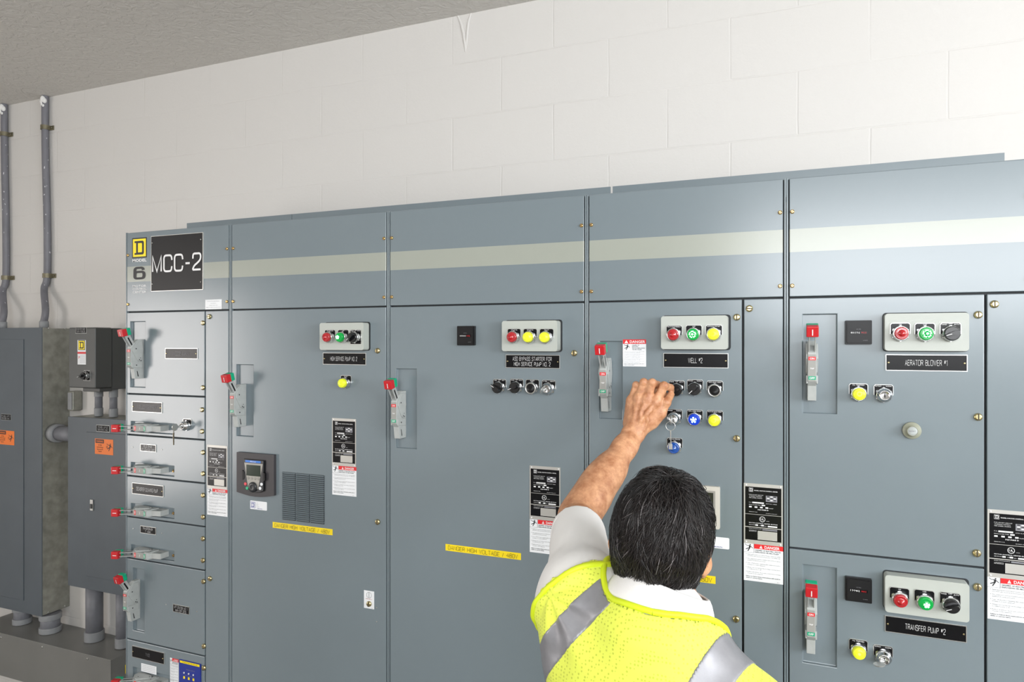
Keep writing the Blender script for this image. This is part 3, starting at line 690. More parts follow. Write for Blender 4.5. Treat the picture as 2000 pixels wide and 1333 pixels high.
# sign
X0, X1 = FX(296.5), FX(398); mb = MB(); mb.box(X0, X1, -.0035, 0, 2.081, 2.283, 0); mb.rect(X0+.0015, X1-.0022, 2.0825, 2.2812, -.0038, 1)
o = build('sign_plate', mb, [ALU, BLACKR], s); o['label'] = 'square black sign reading MCC-2'
mb = MB(); mb.text('MCC-2', (X0+X1)/2, 2.1805, .0560, -.0042, 0, w=(X1-X0)*.955, wt=.125); build('lettering', mb, WHITE, o)
for a in (X0+.007, X1-.010):
    for z in (2.108, 2.258): inst('screw', SCR_W, o, (a, -.0038, z))
mb = MB(); cx = (FX(258.5)+FX(287))/2; squareD(mb, cx, 2.2445, .0745, -.0006, 1, 0)
mb.text('MODEL', cx, 2.1985, .0105, -.0006, 2, w=.072, bold=.025); mb.text('6', cx, 2.151, .038, -.0006, 0, w=.062, wt=.21)
for t, z in (('MOTOR', 2.1035), ('CONTROL', 2.0925), ('CENTER', 2.0815)): mb.text(t, cx, z, .0078, -.0006, 2, w=.070, bold=.02)
o = build('logo_decal', mb, [INK, YELLOGO, WHITE], s); o['label'] = 'yellow square letter logo above a large black 6'
mb = MB(); a, b_ = FX(401.2), FX(433.5); mb.rect(a, b_, 2.011, 2.045, -.0006, 0)
for i, t in enumerate(('INSTALLATION MAINTENANCE', 'INFORMATION', 'INSIDE THIS DOOR', 'REFER TO INSTRUCTION BULLETIN')): mb.text(t, (a+b_)/2, 2.0395-i*.0073, .0024, -.0010, 1, w=.0023*len(t), res=1)
build('information_sticker', mb, [STICK, GREYINK], s)
nameplate(s, 354, 691, ['MCC2 MAIN'], w=.155, wtxt=[.075], bright=True); nameplate(s, 287, 795.7, ['TELEMETRY'], w=.150, wtxt=[.10], bright=True)
nameplate(s, 289.3, 875.6, ['FIELD OFFICE', 'LIFT STATION MAIN'], w=.078, h=.0265, th=.0075, wtxt=[.045, .068], screws=False)
nameplate(s, 288.3, 957.2, ['DEGASIFIER CLEANING PUMP'], w=.158, h=.041, wtxt=[.112])
nameplate(s, 289.3, 1036.4, ['TRANSFORMER', 'T MAIN'], w=.078, h=.0265, th=.0075, wtxt=[.052, .028], screws=False)
nameplate(s, 353.7, 1191, ['LIFT STATION NO. 1', 'MAIN (OFF SITE)'], w=.078, h=.0275, th=.0078, wtxt=[.064, .054], screws=False)
nameplate(s, 289, 1280, ['TVSS'], w=.162, h=.042, th=.010, wtxt=[.022], bright=True)
for (u, v) in ((259.5, 873.8), (316.4, 878.9), (260.3, 1033), (316.4, 1042), (324.5, 1181.3), (384.6, 1195)):
    X, Z = F(u, v); inst('screw', SCR_W, s, (X, 0, Z))
mb = MB(); a, b_ = FX(276), FX(305.8); mb.rect(a, b_, .682, .712, -.0006, 0)
for i in range(4): mb.text('SURGE PROTECTIVE DEVICE UNIT', (a+b_)/2, .7065-i*.0062, .0024, -.001, 1, w=(b_-a)*.85, res=1)
build('information_sticker', mb, [STICK, GREYINK], s)
danger_sticker(s, FX(332.3), .757, w=.042, h=.088)
mb = MB(); a, b_ = FX(351.7), FX(393.2); cx = (a+b_)/2; mb.box(a, b_, -.004, 0, .585, .760, 0); mb.rect(a+.004, b_-.004, .750, .758, -.0044, 1); mb.text('SURGE PROTECTION', cx, .754, .004, -.0047, 4, w=.07, res=1)
for i in range(3):
    mb.rect(cx-.030+i*.022, cx-.022+i*.022, .6955, .7045, -.0044, 1); mb.text('1', cx-.026+i*.022, .700, .004, -.0048, 4, res=1)
    mb.lathe([(.003, 0), (.003, .002), (0, .003)], 12, 2, cx-.026+i*.022, .717, cy=-.004)
mb.text('PHASE STATUS', cx+.004, .730, .004, -.0044, 3, w=.04, res=1); mb.text('NORMAL', cx, .709, .003, -.0044, 3, w=.045, res=1)
mb.rect(cx-.008, cx, .662, .671, -.0044, 1); mb.lathe([(.003, 0), (.003, .002), (0, .003)], 12, 2, cx+.014, .6655, cy=-.004)
mb.rect(cx-.032, cx-.016, .645, .652, -.0044, 1)
o = build('status_keypad', mb, [BLUEPAN, YELLOGO, WHITE, GREYINK, INK], s); o['label'] = 'blue status keypad with yellow keys'
plX = FX(404.9); rating_plate(s, plX, 1.536, w=.0915, h=.152); danger_sticker(s, plX, 1.3845)
dev(s, 352.5, 833.5, 0, 'key', '', p=.030, name='key_switch')

# ---- cabinet 2
s = S[1]; x0, x1 = EDGE[1]+E_, EDGE[2]-E_
plate_door('door', s, x0, x1, .104+GAP, HB-GAP, [(FX(462), FX(494.7), 1.574, 1.819)])
put_handle(s, (FX(472.5), .0095, 1.680))
S2P = None
station(s, 666.5, 657.5)
dev(s, 633.5, 659.2, .030, 'red', 'MOTOR RUN', .030); dev(s, 659.5, 659.2, .030, 'greenoff', 'OFF', .030); dev(s, 684.0, 659.2, .030, 'knob', [(-.012, 'HAND'), (0, 'OFF'), (.012, 'AUTO')], .030, 225, full=True)
nameplate(s, 672.2, 701.3, ['HIGH SERVICE PUMP NO. 2'], wtxt=[.105])
dev(s, 665.7, 749.3, 0, 'yellow', 'FAULT', .028)
big_screw(s, 736.5, 685.6); big_screw(s, 736.6, 1020.6)
rating_plate(s, FX(648.9), 1.652, h=.152); danger_sticker(s, FX(649.2), 1.4995)
tape(s, -1.6015, 1.2835)
mb = MB(); X, Z = F(721, 1172); mb.rect(X-.019, X+.019, Z-.028, Z+.028, -.0005, 0); n = 20; r0, r1 = .0095, .0088
vs = [(X+r*math.cos(2*math.pi*i/n), -.0009, Z+.0145+r*math.sin(2*math.pi*i/n)) for r in (r0, r1) for i in range(n)]
mb.add(vs, [(i, (i+1) % n, (i+1) % n+n, i+n) for i in range(n)], 1); mb.rect(X-.0006, X+.0006, Z+.006, Z+.023, -.0009, 1)
mb.text('EMERGENCY', X, Z+.0022, .0028, -.0009, 2, w=.024, res=1); mb.text('OPEN', X+.010, Z-.0255, .002, -.0009, 1, res=1)
o = build('instruction_sticker', mb, [STICK, INK, REDINK2], s); inst('fastener', SCR_BIG[1], o, (X+.001, -.0009, Z-.0125))
for v in (1187.6, 1215): X, Z = F(735.6, v); inst('screw', SCR_W, s, (X, 0, Z))
mb = MB(); X, Z = F(505, 988); mb.prism_y(mb.rrect(X, Z, .072, .029, .003), -.0006, 0, 0); squareD(mb, X-.024, Z, .021, -.0009, 0, 1)
for i, t in enumerate(('Q2C', 'INPUT', 'OUTPUT')): mb.text(t, X-.008, Z+.008-i*.0065, .0024, -.0010, 2, align='l', res=1)
mb.text('1-888-778-2733', X+.006, Z-.0105, .0026, -.0010, 1, bold=.02, res=1)
build('support_sticker', mb, [STICK, BLUEINK, GREYINK], s)
# keypad
XA, XB = FX(466.8), FX(539.5); zt = 1.520; zb_ = 1.378; XC = (XA+XB)/2; wd_ = XB-XA
mb = MB(); pts = [(XA, zb_+.006)]+[(XA+wd_*t, zb_+.006-.010*math.sin(math.pi*t)) for t in (.1, .2, .35, .5, .65, .8, .9)]+[(XB, zb_+.006), (XB, zt), (XA, zt)]
mb.prism_y(pts, -.011, 0, 0); kp = build('operator_keypad', mb, HMI, s, bevel=.002, seg=3); kp['label'] = 'charcoal operator keypad with a green screen'
mb = MB(); a, b_ = XC-.048, XC+.046; z1, z0 = zt-.019, zb_+.012
pp = [(a+.004, z0+.004)]+[(a+(b_-a)*t, z0+.004-.007*math.sin(math.pi*t)) for t in (.2, .4, .6, .8)]+[(b_-.002, z0+.006), (b_, z1), (a, z1)]
mb.flat(pp, -.0114, 1); mb.prism_y([(XC+(x-XC)*.90, (zt+zb_)/2+(z-(zt+zb_)/2)*.95) for x, z in pp], -.0175, -.011, 0)
mb.rect(a+.012, b_-.016, z1-.011, z1-.004, -.0178, 2); mb.text('Altivar', XC-.002, z1-.0075, .0042, -.0181, 5, w=.026, res=1)
mb.flat([(XC-.023, z0+.012), (XC+.019, z0+.012), (XC+.039, z1-.013), (XC-.040, z1-.013)], -.0178, 3)
mb.rect(XC-.031, XC+.030, z1-.056, z1-.019, -.0180, 4)
for i in range(4): mb.lathe([(.0042, 0), (.0042, .0014), (.003, .0022), (0, .0024)], 14, 3, XC-.022+i*.0145, z1-.064, cy=-.0175)
mb.lathe([(.017, 0), (.017, .004), (.013, .0065), (.006, .0065), (.0045, .0058), (0, .0056)], 30, 0, XC-.002, z0+.018, cy=-.0175)
for dx, dz, mi in ((-.035, .026, 6), (-.0275, .012, 7), (.034, .030, 5), (.028, .016, 5)): mb.lathe([(.0055, 0), (.0055, .0014), (.004, .0024), (0, .0026)], 16, mi, XC+dx, z0+dz, cy=-.0175)
for sx in (-1, 1): mb.prism_y([(XC+sx*.044-.004, .5*(z0+z1)-.016), (XC+sx*.044+.004, .5*(z0+z1)-.012), (XC+sx*.044+.004, .5*(z0+z1)+.012), (XC+sx*.044-.004, .5*(z0+z1)+.016)], -.0190, -.011, 1)
build('keypad', mb, [HMI2, BLACKR, BLUETOP, HMIS, LCD, STICK, simple('red_key', (.75, .10, .12), .4), simple('green_key', (.05, .5, .25), .4)], kp)
# louvres
for (ua, ub) in ((552.4, 577.4), (579.9, 605.2), (607.5, 633.3)):
    mb = MB(); a, b_ = FX(ua), FX(ub); zt_, zb2 = 1.4635, 1.3065; n = 24; st = (zt_-zb2)/n
    mb.rect(a-.001, b_+.001, zb2-.001, zt_+.001, -.0004, 1)
    for i in range(n):
        z = zt_-i*st
        mb.prism_x([(0, z), (-.0045, z-st*.35), (-.0055, z-st*.52), (-.0045, z-st*.60), (0, z-st*.38)], a, b_, 0)
        mb.prism_x([(0, z), (-.0045, z-st*.35), (-.0055, z-st*.52), (0, z-st*.52)], a-.0003, a+.0008, 0); mb.prism_x([(0, z), (-.0045, z-st*.35), (-.0055, z-st*.52), (0, z-st*.52)], b_-.0008, b_+.0003, 0)
    build('louvre_vent', mb, [PAINT, DARKGAP], s)

# ---- cabinet 3
s = S[2]; x0, x1 = EDGE[2]+E_, EDGE[3]-E_
plate_door('door', s, x0, x1, .104+GAP, HB-GAP, [(FX(773.6), FX(813.5), 1.570, 1.8145)])
put_handle(s, (FX(784.5), .0095, 1.6745))
station(s, 1033.4, 656.7)
dev(s, 996.7, 658.8, .030, 'red', 'ATS RUN', .030); dev(s, 1028.9, 659.0, .030, 'yellow', 'BYP RUN', .028); dev(s, 1061.4, 659.2, .030, 'yellow', 'FAULT', .028)
nameplate(s, 1039.8, 706.6, ['ASD BYPASS STARTER FOR', 'HIGH SERVICE PUMP NO. 2'], wtxt=[.120, .112], th=.0105)
meter(s, 909, 656, '00000102')
dev(s, 967.5, 758.4, 0, 'knob', [(-.012, 'AFD'), (0, 'OFF'), (.012, 'BYP')], .032, 150); dev(s, 1001.5, 758.2, 0, 'knob', [(-.012, 'HAND'), (0, 'OFF'), (.012, 'AUTO')], .032, 200)
dev(s, 1036, 759, 0, 'push', 'RESET', .018); KEY3 = dev(s, 1067, 760.4, 0, 'key', [(-.011, 'LOCAL'), (.011, 'REMOTE')], .022)
big_screw(s, 1120.9, 690.3)
rating_plate(s, FX(1034.8), 1.5455); danger_sticker(s, FX(1034.8), 1.393)
tape(s, -.9507, 1.2820)

# ---- cabinet 4
s = S[3]; x0, x1 = EDGE[3]+E_, EDGE[4]-E_; xs_ = FX(1451)
plate_door('unit_door', s, x0, xs_-.0026, .104+GAP, HB-GAP, [(FX(1170.5), FX(1215.4), 1.688, 1.8995)])
plate_door('wireway_door', s, xs_+.0026, x1, .104+GAP, HB-GAP)
put_handle(s, (FX(1185.5), .0095, 1.782))
station(s, 1355, 650)
dev(s, 1313.3, 654, .030, 'red', 'MOTOR RUNNING', .030); dev(s, 1352.3, 653.5, .030, 'green', 'OFF', .030); dev(s, 1392.3, 653.3, .030, 'yellow', 'BYPASS FAULT', .028)
nameplate(s, 1358, 704.6, ['WELL #2'], wtxt=[.036])
X, Z = F(1216.8, 663.5)
k = MB(); w, h = .0625, .0725
k.rect(0, w, -h, 0, -.0006, 0); k.rect(0, w, -h*.165, 0, -.0009, 1); k.add([(w*.07, -.0012, -h*.14), (w*.23, -.0012, -h*.14), (w*.15, -.0012, -h*.025)], [(0, 1, 2)], 2)
k.text('!', w*.15, -h*.10, h*.07, -.0015, 1, res=1); k.text('DANGER', w*.63, -h*.083, h*.10, -.0012, 2, w=w*.66, bold=.02)
shock_man(k, w*.17, -h*.29, w*.30, -.0012, 3)
for i, t in enumerate(('HAZARD OF', 'ELECTRIC', 'SHOCK, EXPLOSION', 'OR ARC FLASH')): k.text(t, w*.40, -h*(.21+.055*i), h*.035, -.0012, 3, w=w*.034*len(t), align='l', bold=.02, res=1)
z = -h*.45
for a_, c_ in BODY:
    k.text(a_, w*.05, z, h*.020, -.0012, 4, w=w*.88, align='l', res=1); z -= h*.038; k.text(c_, w*.05, z, h*.020, -.0012, 4, w=w*.7, align='l', res=1); z -= h*.052
k.text('Failure to follow these instructions will result in', w*.05, z, h*.024, -.0012, 3, w=w*.88, align='l', bold=.02, res=1); z -= h*.045
k.text('death or serious injury.', w*.05, z, h*.024, -.0012, 3, w=w*.45, align='l', bold=.02, res=1)
o = inst('danger_sticker', mesh_of(k, 'danger_sticker', [STICK, REDS, WHITE, INK, GREYINK]), s, (X, 0, Z)); o['label'] = 'small white and red danger sticker above the hand'
dev(s, 1318.4, 763.0, 0, 'knob', [(-.012, 'HAND'), (0, 'OFF'), (.012, 'AUTO')], .032, 200); dev(s, 1354.5, 761.3, 0, 'knob', [(-.011, 'BYPASS'), (.011, 'NORMAL')], .032, 225); dev(s, 1395, 763.3, 0, 'push', 'TEMP RELAY RESET', .018)
KEY4 = dev(s, 1315, 819.3, 0, 'key', [(-.011, 'BYPASS'), (.011, 'NORMAL')], .022); dev(s, 1354.4, 821, 0, 'bluelit', 'SEAL LEAK RESET', .030); dev(s, 1394.2, 822.6, 0, 'yellow', 'MOTOR HIGH TEMP', .028)
dev(s, 1314.4, 876.7, 0, 'blue', 'BYPASS MODE', .030)
big_screw(s, 1438.8, 620, 0); big_screw(s, 1438.5, 857.4, 0); big_screw(s, 1437.5, 1211, 0); big_screw(s, 1463.5, 603, 2)
rating_plate(s, FX(1452.9), 1.5410); danger_sticker(s, FX(1452.9), 1.3890)
tape(s, -.4145, 1.285)
XB = FX(1406, -.008); zt, z0 = F(1406, 952, -.008)[1], F(1406, 1034.8, -.008)[1]; XA = XB-.118
mb = MB(); mb.prism_y(mb.rrect((XA+XB)/2, (zt+z0)/2, XB-XA, zt-z0, .004), -.010, 0, 0); mb.rect(XA+.012, XB-.011, z0+.018, zt-.011, -.0103, 1); mb.rect(XA+.018, XB-.016, z0+.024, zt-.016, -.0106, 2)
o = build('panel_meter', mb, [BEIGE, HMIS, LCD2], s, bevel=.0015); o['label'] = 'beige framed panel meter half hidden by the head'
mb = MB(); XR_, Z = F(1424.5, 1063); X = XR_-.037; mb.prism_y(mb.rrect(X, Z, .074, .029, .003), -.0006, 0, 0); squareD(mb, X-.024, Z, .021, -.0009, 0, 1)
for i, t in enumerate(('DATE', 'TYPE', 'SERIES')): mb.text(t, X-.008, Z+.008-i*.0065, .0024, -.0010, 2, align='l', res=1)
mb.text('1-888-778-2733', X+.008, Z-.0105, .0028, -.0010, 1, bold=.02, res=1)
build('support_sticker', mb, [STICK, BLUEINK, GREYINK], s)

# ---- cabinet 5
s = S[4]; x0, x1 = EDGE[4]+E_, EDGE[5]-E_; xs_ = FX(1925); zd = 1.3885
plate_door('unit_door', s, x0, xs_-.0026, zd+GAP, HB-GAP, [(FX(1567.6), FX(1634.6), 1.7235, 1.9655)])
plate_door('unit_door', s, x0, xs_-.0026, .780+GAP, zd-GAP, [(FX(1568), FX(1634), 1.110, 1.351)])
plate_door('unit_door', s, x0, xs_-.0026, .104+GAP, .780-GAP)
plate_door('wireway_door', s, xs_+.0026, x1, .104+GAP, HB-GAP)
put_handle(s, (FX(1586, -.04), .0095, 1.828)); put_handle(s, (FX(1584, -.04), .0095, 1.217))
station(s, 1809, 649)
dev(s, 1762, 651.3, .030, 'red', 'ON', .030); dev(s, 1811, 652, .030, 'green', 'OFF', .030); dev(s, 1862, 651.5, .030, 'knob', [(-.012, 'HAND'), (0, 'OFF'), (.012, 'AUTO')], .030, 200)
nameplate(s, 1808.2, 709.2, ['AERATOR BLOWER #1'], wtxt=[.084])
meter(s, 1677, 649.6, '40196911')
dev(s, 1678.8, 770.9, 0, 'yellow', 'OL TRIPPED', .028); dev(s, 1728, 772.8, 0, 'key', [(-.011, 'BYPASS'), (.011, 'NORMAL')], .022)
X, Z = F(1783, 843, -.02); mb = MB()
mb.lathe([(.0195, 0), (.0195, .007), (.0185, .0085), (.0120, .0095), (.0120, .018), (.0108, .0195), (.0104, .0195), (.0100, .0185), (.0095, .0190), (0, .0190)], 36, 0, X, Z, mis=[0, 0, 0, 0, 0, 0, 0, 2, 1, 1])
mb.text('RESET', X, Z, .0036, -.0194, 2, w=.0135, res=1)
o = build('reset_button', mb, [RESETG, RESETF, GREYINK], s); o['label'] = 'round olive reset button'
for (u, v, k) in ((1911, 615.3, 0), (1911, 815.3, 0), (1908.4, 1082, 0), (1909.8, 1148.3, 0), (1942.9, 594.4, 0)): big_screw(s, u, v, k)
station(s, 1809.5, 1169.5)
dev(s, 1760.4, 1177.6, .030, 'red', 'ON', .030); dev(s, 1810.0, 1182.8, .030, 'greenoff', 'OFF', .030); dev(s, 1861.4, 1188.4, .030, 'knob', [(-.012, 'HAND'), (0, 'OFF'), (.012, 'AUTO')], .030, 200)
nameplate(s, 1806.7, 1229, ['TRANSFER PUMP #2'], wtxt=[.080])
meter(s, 1677, 1154, '19982001')
dev(s, 1678.5, 1279, 0, 'yellow', 'OL TRIPPED', .028); KEY5 = dev(s, 1727, 1289, 0, 'key', [(-.011, 'BYPASS'), (.011, 'NORMAL')], .022)
rating_plate(s, FX(1928.6), 1.5225); danger_sticker(s, FX(1928.6), 1.3705)

# ---- lifting angles on top of the row
LL = ['long grey lifting angle atop the keypad cabinet and the next, left of the gap', 'grey lifting angle on top of the right half of the cabinet row', 'short grey lifting angle piece above the MCC-2 cabinet, leftmost of the three']
segs = [(FX(570.5, .25), FX(1193, .25)-.0016), (FX(1195.5, .25)+.0016, FX(1962, .25)), (FX(365, .25), FX(569.5, .25))]
for (a, b_), lb in zip(segs, LL):
    mb = MB(); mb.box(a, b_, .250, .256, TOP, 2.378); mb.box(a, b_, .2562, .330, TOP, TOP+.006)
    tag(build('lifting_angle', mb, PAINT), lb, 'steel angle', 'lifting angles on top of the cabinet row')

# ---- keys
def key(name, sw, label, ang=0.0, ring=False, tagp=False, tilt=0.0):
    X, Y, Z = WL[sw]; y0 = Y-.0252
    e = empty(name, (X, y0, Z), label, 'key', None)
    mb = MB(); mb.box(X-.0006, X+.0006, y0-.018, y0, Z-.0036, Z+.0036, 0)
    n = 16; pts = [(-.028-.0125*math.cos(t), .0125*math.sin(t)) for t in [2*math.pi*i/n for i in range(n)]]
    mb.prism_x([(y0+p, Z+q) for p, q in pts], X-.001, X+.001, 0)
    k = build('blade', mb, ALU, e)
    if ring:
        cz = Z-.014; cy = y0-.030; r = .0115
        mb = MB(); path = [(X-.002+r*math.sin(t), cy+.001*math.sin(t), cz+r*math.cos(t)) for t in [2*math.pi*i/24 for i in range(25)]]
        mb.tube(path, .0008, 8, caps=False); build('ring', mb, ALU, e)
        mb = MB(); mb.tube([(X-.002, cy, cz-.011), (X-.0016, cy, cz-.018), (X-.0015, cy+.002, cz-.034), (X-.001, cy+.003, cz-.052)], [.0022, .0016, .0012, .0014], 8)
        mb.prism_y([(X-.0065, cz-.060), (X+.0025, cz-.060), (X+.0025, cz-.046), (X-.0065, cz-.046)], cy+.002, cy+.0035)
        build('chain', mb, ALU, e)
    if tagp:
        mb = MB(); mb.tube([(X, y0-.030, Z-.006), (X-.003, y0-.031, Z-.014), (X-.004, y0-.030, Z-.022)], .0012, 8)
        mb.prism_x([(y0-.033, Z-.020), (y0-.027, Z-.020), (y0-.028, Z-.062), (y0-.032, Z-.062)], X-.005, X-.0035)
        build('hanging_key', mb, simple('dull_brass_key', (.20, .17, .12), .4, metal=.7), e)
    if ang: e.rotation_euler = (tilt, ang, 0)
    return e
k3 = key('key', KEY3, 'silver key in the key switch below the ASD BYPASS STARTER nameplate', ang=.5)
key('key', KEY4, 'silver key with ring and chain beside the man\'s thumb', ring=True)
key('key', KEY5, 'silver key in the key switch below the TRANSFER PUMP #2 nameplate', ang=1.45, tilt=.5)
ks1 = [o for o in S[0].children if o.name.startswith('key_switch')][0]
key('key', ks1, 'silver key with a dark second key hanging, on the small unit below the MCC-2 sign', tagp=True)
for o in COL.objects:
    if o.get('category') == 'key': o['group'] = 'keys left in the key switches'
# ------------------------------------------------------------------ boxes and conduits on the wall at the left
BW = WY-.001
# panelboard
e = empty('panelboard', (-3.62, BW, .57), 'tall grey panelboard box on the wall at the left edge, with orange sticker', 'electrical box')
xr = -3.326; xl = -3.93; yf = .375; z0, z1 = .572, 1.965
mb = MB(); mb.box(xl+.002, xr-.001, yf+.004, BW, z0+.003, z1-.003); build('can', mb, GALV, e, bevel=.002)
dxr = FX(47.3, yf); plate_door('trim_front', e, xl, xr, z0, z1, yf=yf-.001, yb=yf+.003, mat=ENC)
mb = MB(); dz1 = F(40, 663, yf)[1]; dz0 = F(40, 1172, yf)[1]
build('door', mb.box(xl+.12, dxr, yf-.0045, yf-.001, dz0, dz1), ENC, e, bevel=.0012)
def small_plate(parent, u, v, y, t, w=.075, h=.030):
    X, Z = F(u, v, y); o = build('nameplate', MB().box(X-w/2, X+w/2, y-.002, y, Z-h/2, Z+h/2, 0).rect(X-w/2+.0012, X+w/2-.0012, Z-h/2+.0012, Z+h/2-.0012, y-.0023, 1), [ALU, BLACKM], parent)
    mb = MB(); n = len(t)
    for i, s_ in enumerate(t): mb.text(s_, X, Z+(n-1)*.0055-i*.011, .0075, y-.0026, 0, w=min(w*.85, .0062*len(s_)), wt=.06)
    build('lettering', mb, WHITE, o); return o
def orange(parent, u, v, y, w, h):
    X, Z = F(u, v, y); mb = MB(); mb.rect(X-w/2, X+w/2, Z-h/2, Z+h/2, y-.0006, 0)
    mb.rect(X-w*.46, X-.0*w, Z+h*.22, Z+h*.46, y-.0009, 1); mb.text('WARNING', X-w*.23, Z+h*.34, h*.13, y-.0012, 0, w=w*.38, bold=.02)
    for i, s_ in enumerate(('Arc Flash', 'and Shock Hazard', 'Appropriate PPE', 'Required')): mb.text(s_, X-w*.22, Z+h*(.10-.135*i), h*.085, y-.0009, 1, w=w*.022*len(s_), bold=.01, res=1)
    shock_man(mb, X+w*.30, Z-h*.02, h*.6, y-.0009, 1)
    for i in range(7):
        a = i*.9; mb.add([(X+w*.17+.001*math.cos(a), y-.0011, Z+.001*math.sin(a)), (X+w*.17+w*.07*math.cos(a+.2), y-.0011, Z+w*.07*math.sin(a+.2)), (X+w*.17+w*.03*math.cos(a+.6), y-.0011, Z+w*.03*math.sin(a+.6))], [(0, 1, 2)], 1)
    o = build('warning_sticker', mb, [ORANGE, INK], parent); o['label'] = 'orange arc flash warning sticker'; return o
small_plate(e, 12.5, 815.3, yf-.0045, ['PANEL LP-1', '120/208 VAC'])
orange(e, 12.0, 855.3, yf-.0045, .125, .070)
for (u, v) in ((95.6, 641.5), (127.7, 642.5), (94.6, 1197), (126.5, 1184.5)):
    k = (u-1000); tt = xr/((-FPX*SN+k*CN)/(FPX*CN+k*SN)); yy = tt-D
    dep = tt*FPX/(FPX*CN+k*SN); zz = H-(v-VH)/FPX*dep
    o = inst('screw', SCR_W, e, (xr-.001, yy, zz), (0, 0, math.pi/2)); o.scale = (2, 2, 2)
# disconnect switch box (dark)
e = empty('control_box', (-2.944, BW, 1.69), 'dark grey control box with black selector and yellow logo, on the wall', 'electrical box')
yf = .300; xl, xr = -3.030, -2.858; z0, z1 = 1.688, 1.961
mb = MB(); mb.box(xl, xr-.003, yf+.085, BW, z0-.010, z1-.002); build('body', mb, ENCD, e, bevel=.003)
mb = MB(); mb.box(xl-.002, xr, yf, yf+.083, z0, z1); cv = build('cover', mb, ENCD, e, bevel=.006, seg=3)
mb = MB(); mb.box(xl+.05, xr-.01, yf+.03, yf+.09, z0-.018, z0-.0005); build('hinge_flap', mb, ENCD, e, bevel=.003)
small_plate(e, 159, 645.6, yf, ['GENERATOR ENGINE', 'START INTERLOCK'], w=.072, h=.028)
X, Z = F(159.8, 676, yf); mb = MB(); mb.rect(X-.027, X+.027, Z-.046, Z+.026, yf-.0006, 1); squareD(mb, X, Z+.003, .044, yf-.0009, 0, 2)
mb.rect(X-.027, X+.027, Z-.032, Z-.027, yf-.0012, 3)
mb.rect(X-.027, X+.027, Z-.084, Z-.0262, yf-.0004, 1); mb.rect(X-.027, X+.027, Z-.036, Z-.027, yf-.0008, 3)
for i in range(6): mb.text('Disconnect power before', X+.006, Z-.044-i*.006, .003, yf-.0009, 4, w=.034, res=1)
shock_man(mb, X-.018, Z-.052, .016, yf-.0009, 3)
o = build('logo_sticker', mb, [YELLOGO, STICK, INK, REDS, GREYINK], e); o['label'] = 'yellow square logo over a small warning text'
X, Z = F(154, 735, yf-.03)
sw = inst('selector_switch', BEZEL, e, (X+.012, yf, Z)); inst('legend_plate', legend([(-.012, 'OFF'), (.012, 'ON')], True), sw, (X+.012, yf, Z)); inst('knob', KNOB[200], sw, (X+.012, yf, Z)); sw['label'] = 'black selector switch'
# lower enclosure
e = empty('lower_panelboard', (-2.73, BW, .76), 'grey panelboard box with orange sticker, half hidden behind the MCC-2 cabinet', 'electrical box')
yf = .360; xl, xr = FX(133, .36), -2.36; z0, z1 = .757, 1.547
mb = MB(); mb.box(xl+.001, xr, yf+.004, BW, z0+.002, z1-.002); build('can', mb, GALV, e, bevel=.002)
plate_door('trim_front', e, xl, xr, z0, z1, yf=yf-.001, yb=yf+.003, mat=ENC)
a = FX(170, yf); dz1 = F(170, 844, yf)[1]; dz0 = F(170, 1125, yf)[1]
build('door', MB().box(a, xr-.09, yf-.0045, yf-.001, dz0, dz1), ENC, e, bevel=.0012)
small_plate(e, 201.8, 837.5, yf-.001, ['PANEL LP-2', '120/240 VAC'], w=.085, h=.030)
orange(e, 203.3, 873.3, yf-.0045, .118, .070)
X, Z = F(182.3, 986.5, yf); mb = MB(); mb.box(X-.010, X+.010, yf-.010, yf-.0045, Z-.025, Z+.025, 0); mb.box(X-.006, X+.006, yf-.014, yf-.010, Z-.015, Z+.006, 1)
build('latch', mb, [ALU, ENCD], e, bevel=.001)
# wireway trough
e = empty('wireway_trough', (-3.27, BW, .27), 'long grey metal wireway trough below the panelboards, near the floor', 'wireway')
mb = MB(); mb.box(-3.756, -2.788, .3235, BW, .277, .480); build('body', mb, TROUGH, e, bevel=.0015)
mb = MB(); mb.box(-3.756, -2.786, .320, .3233, .275, .482); cv = build('cover', mb, TROUGH, e, bevel=.001)
for (u, v) in ((2.5, 1245.5), (83, 1264.5), (171, 1287.5)): X, Z = F(u, v, .32); o = inst('screw', SCR_W, cv, (X, .32, Z)); o.scale = (2.2, 2.2, 2.2)
mb = MB(); mb.add([(-2.7855, .39, .39), (-2.7855, .46, .39), (-2.7855, .46, .43), (-2.7855, .39, .43)], [(0, 1, 2, 3)], 0)
mb.add([(-2.785, .40, .402), (-2.785, .45, .402), (-2.785, .45, .408), (-2.785, .40, .408)], [(0, 1, 2, 3)], 1); mb.add([(-2.785, .40, .414), (-2.785, .45, .414), (-2.785, .45, .420), (-2.785, .40, .420)], [(0, 1, 2, 3)], 1)
build('sticker', mb, [YEL, INK], e)
# short conduits between the boxes
def vcond(name, X, Y, za, zb2, r, label, topc=True, botc=True, grp=None):
    mb = MB(); mb.lathe([(r, za), (r, zb2)], 24, 0, X, 0, axis='z', cy=Y)
    o = build(name, mb, PVC, loc=None); tag(o, label, 'conduit', grp)
    for t, zz in ((topc, zb2), (botc, za)):
        if not t: continue
        L = min(.045, (zb2-za)*.3); a, b_ = (zz-L, zz-.0006) if t is topc and zz == zb2 else (zz+.0006, zz+L)
        q = MB(); q.lathe([(r*1.02, a), (r*1.13, a+.0004), (r*1.15, a+.0016), (r*1.15, a+.0030), (r*1.15, b_-.0030), (r*1.15, b_-.0016), (r*1.13, b_-.0004), (r*1.02, b_)], 24, 0, X, 0, axis='z', cy=Y)
        build('coupling', q, PVCL, o, loc=None)
    return o
vcond('conduit', FX(43.5, .44), .44, .4805, .5715, .037, 'short thick conduit under the tall panelboard, nearer the left edge', True, True, 'short conduits dropping into the trough')
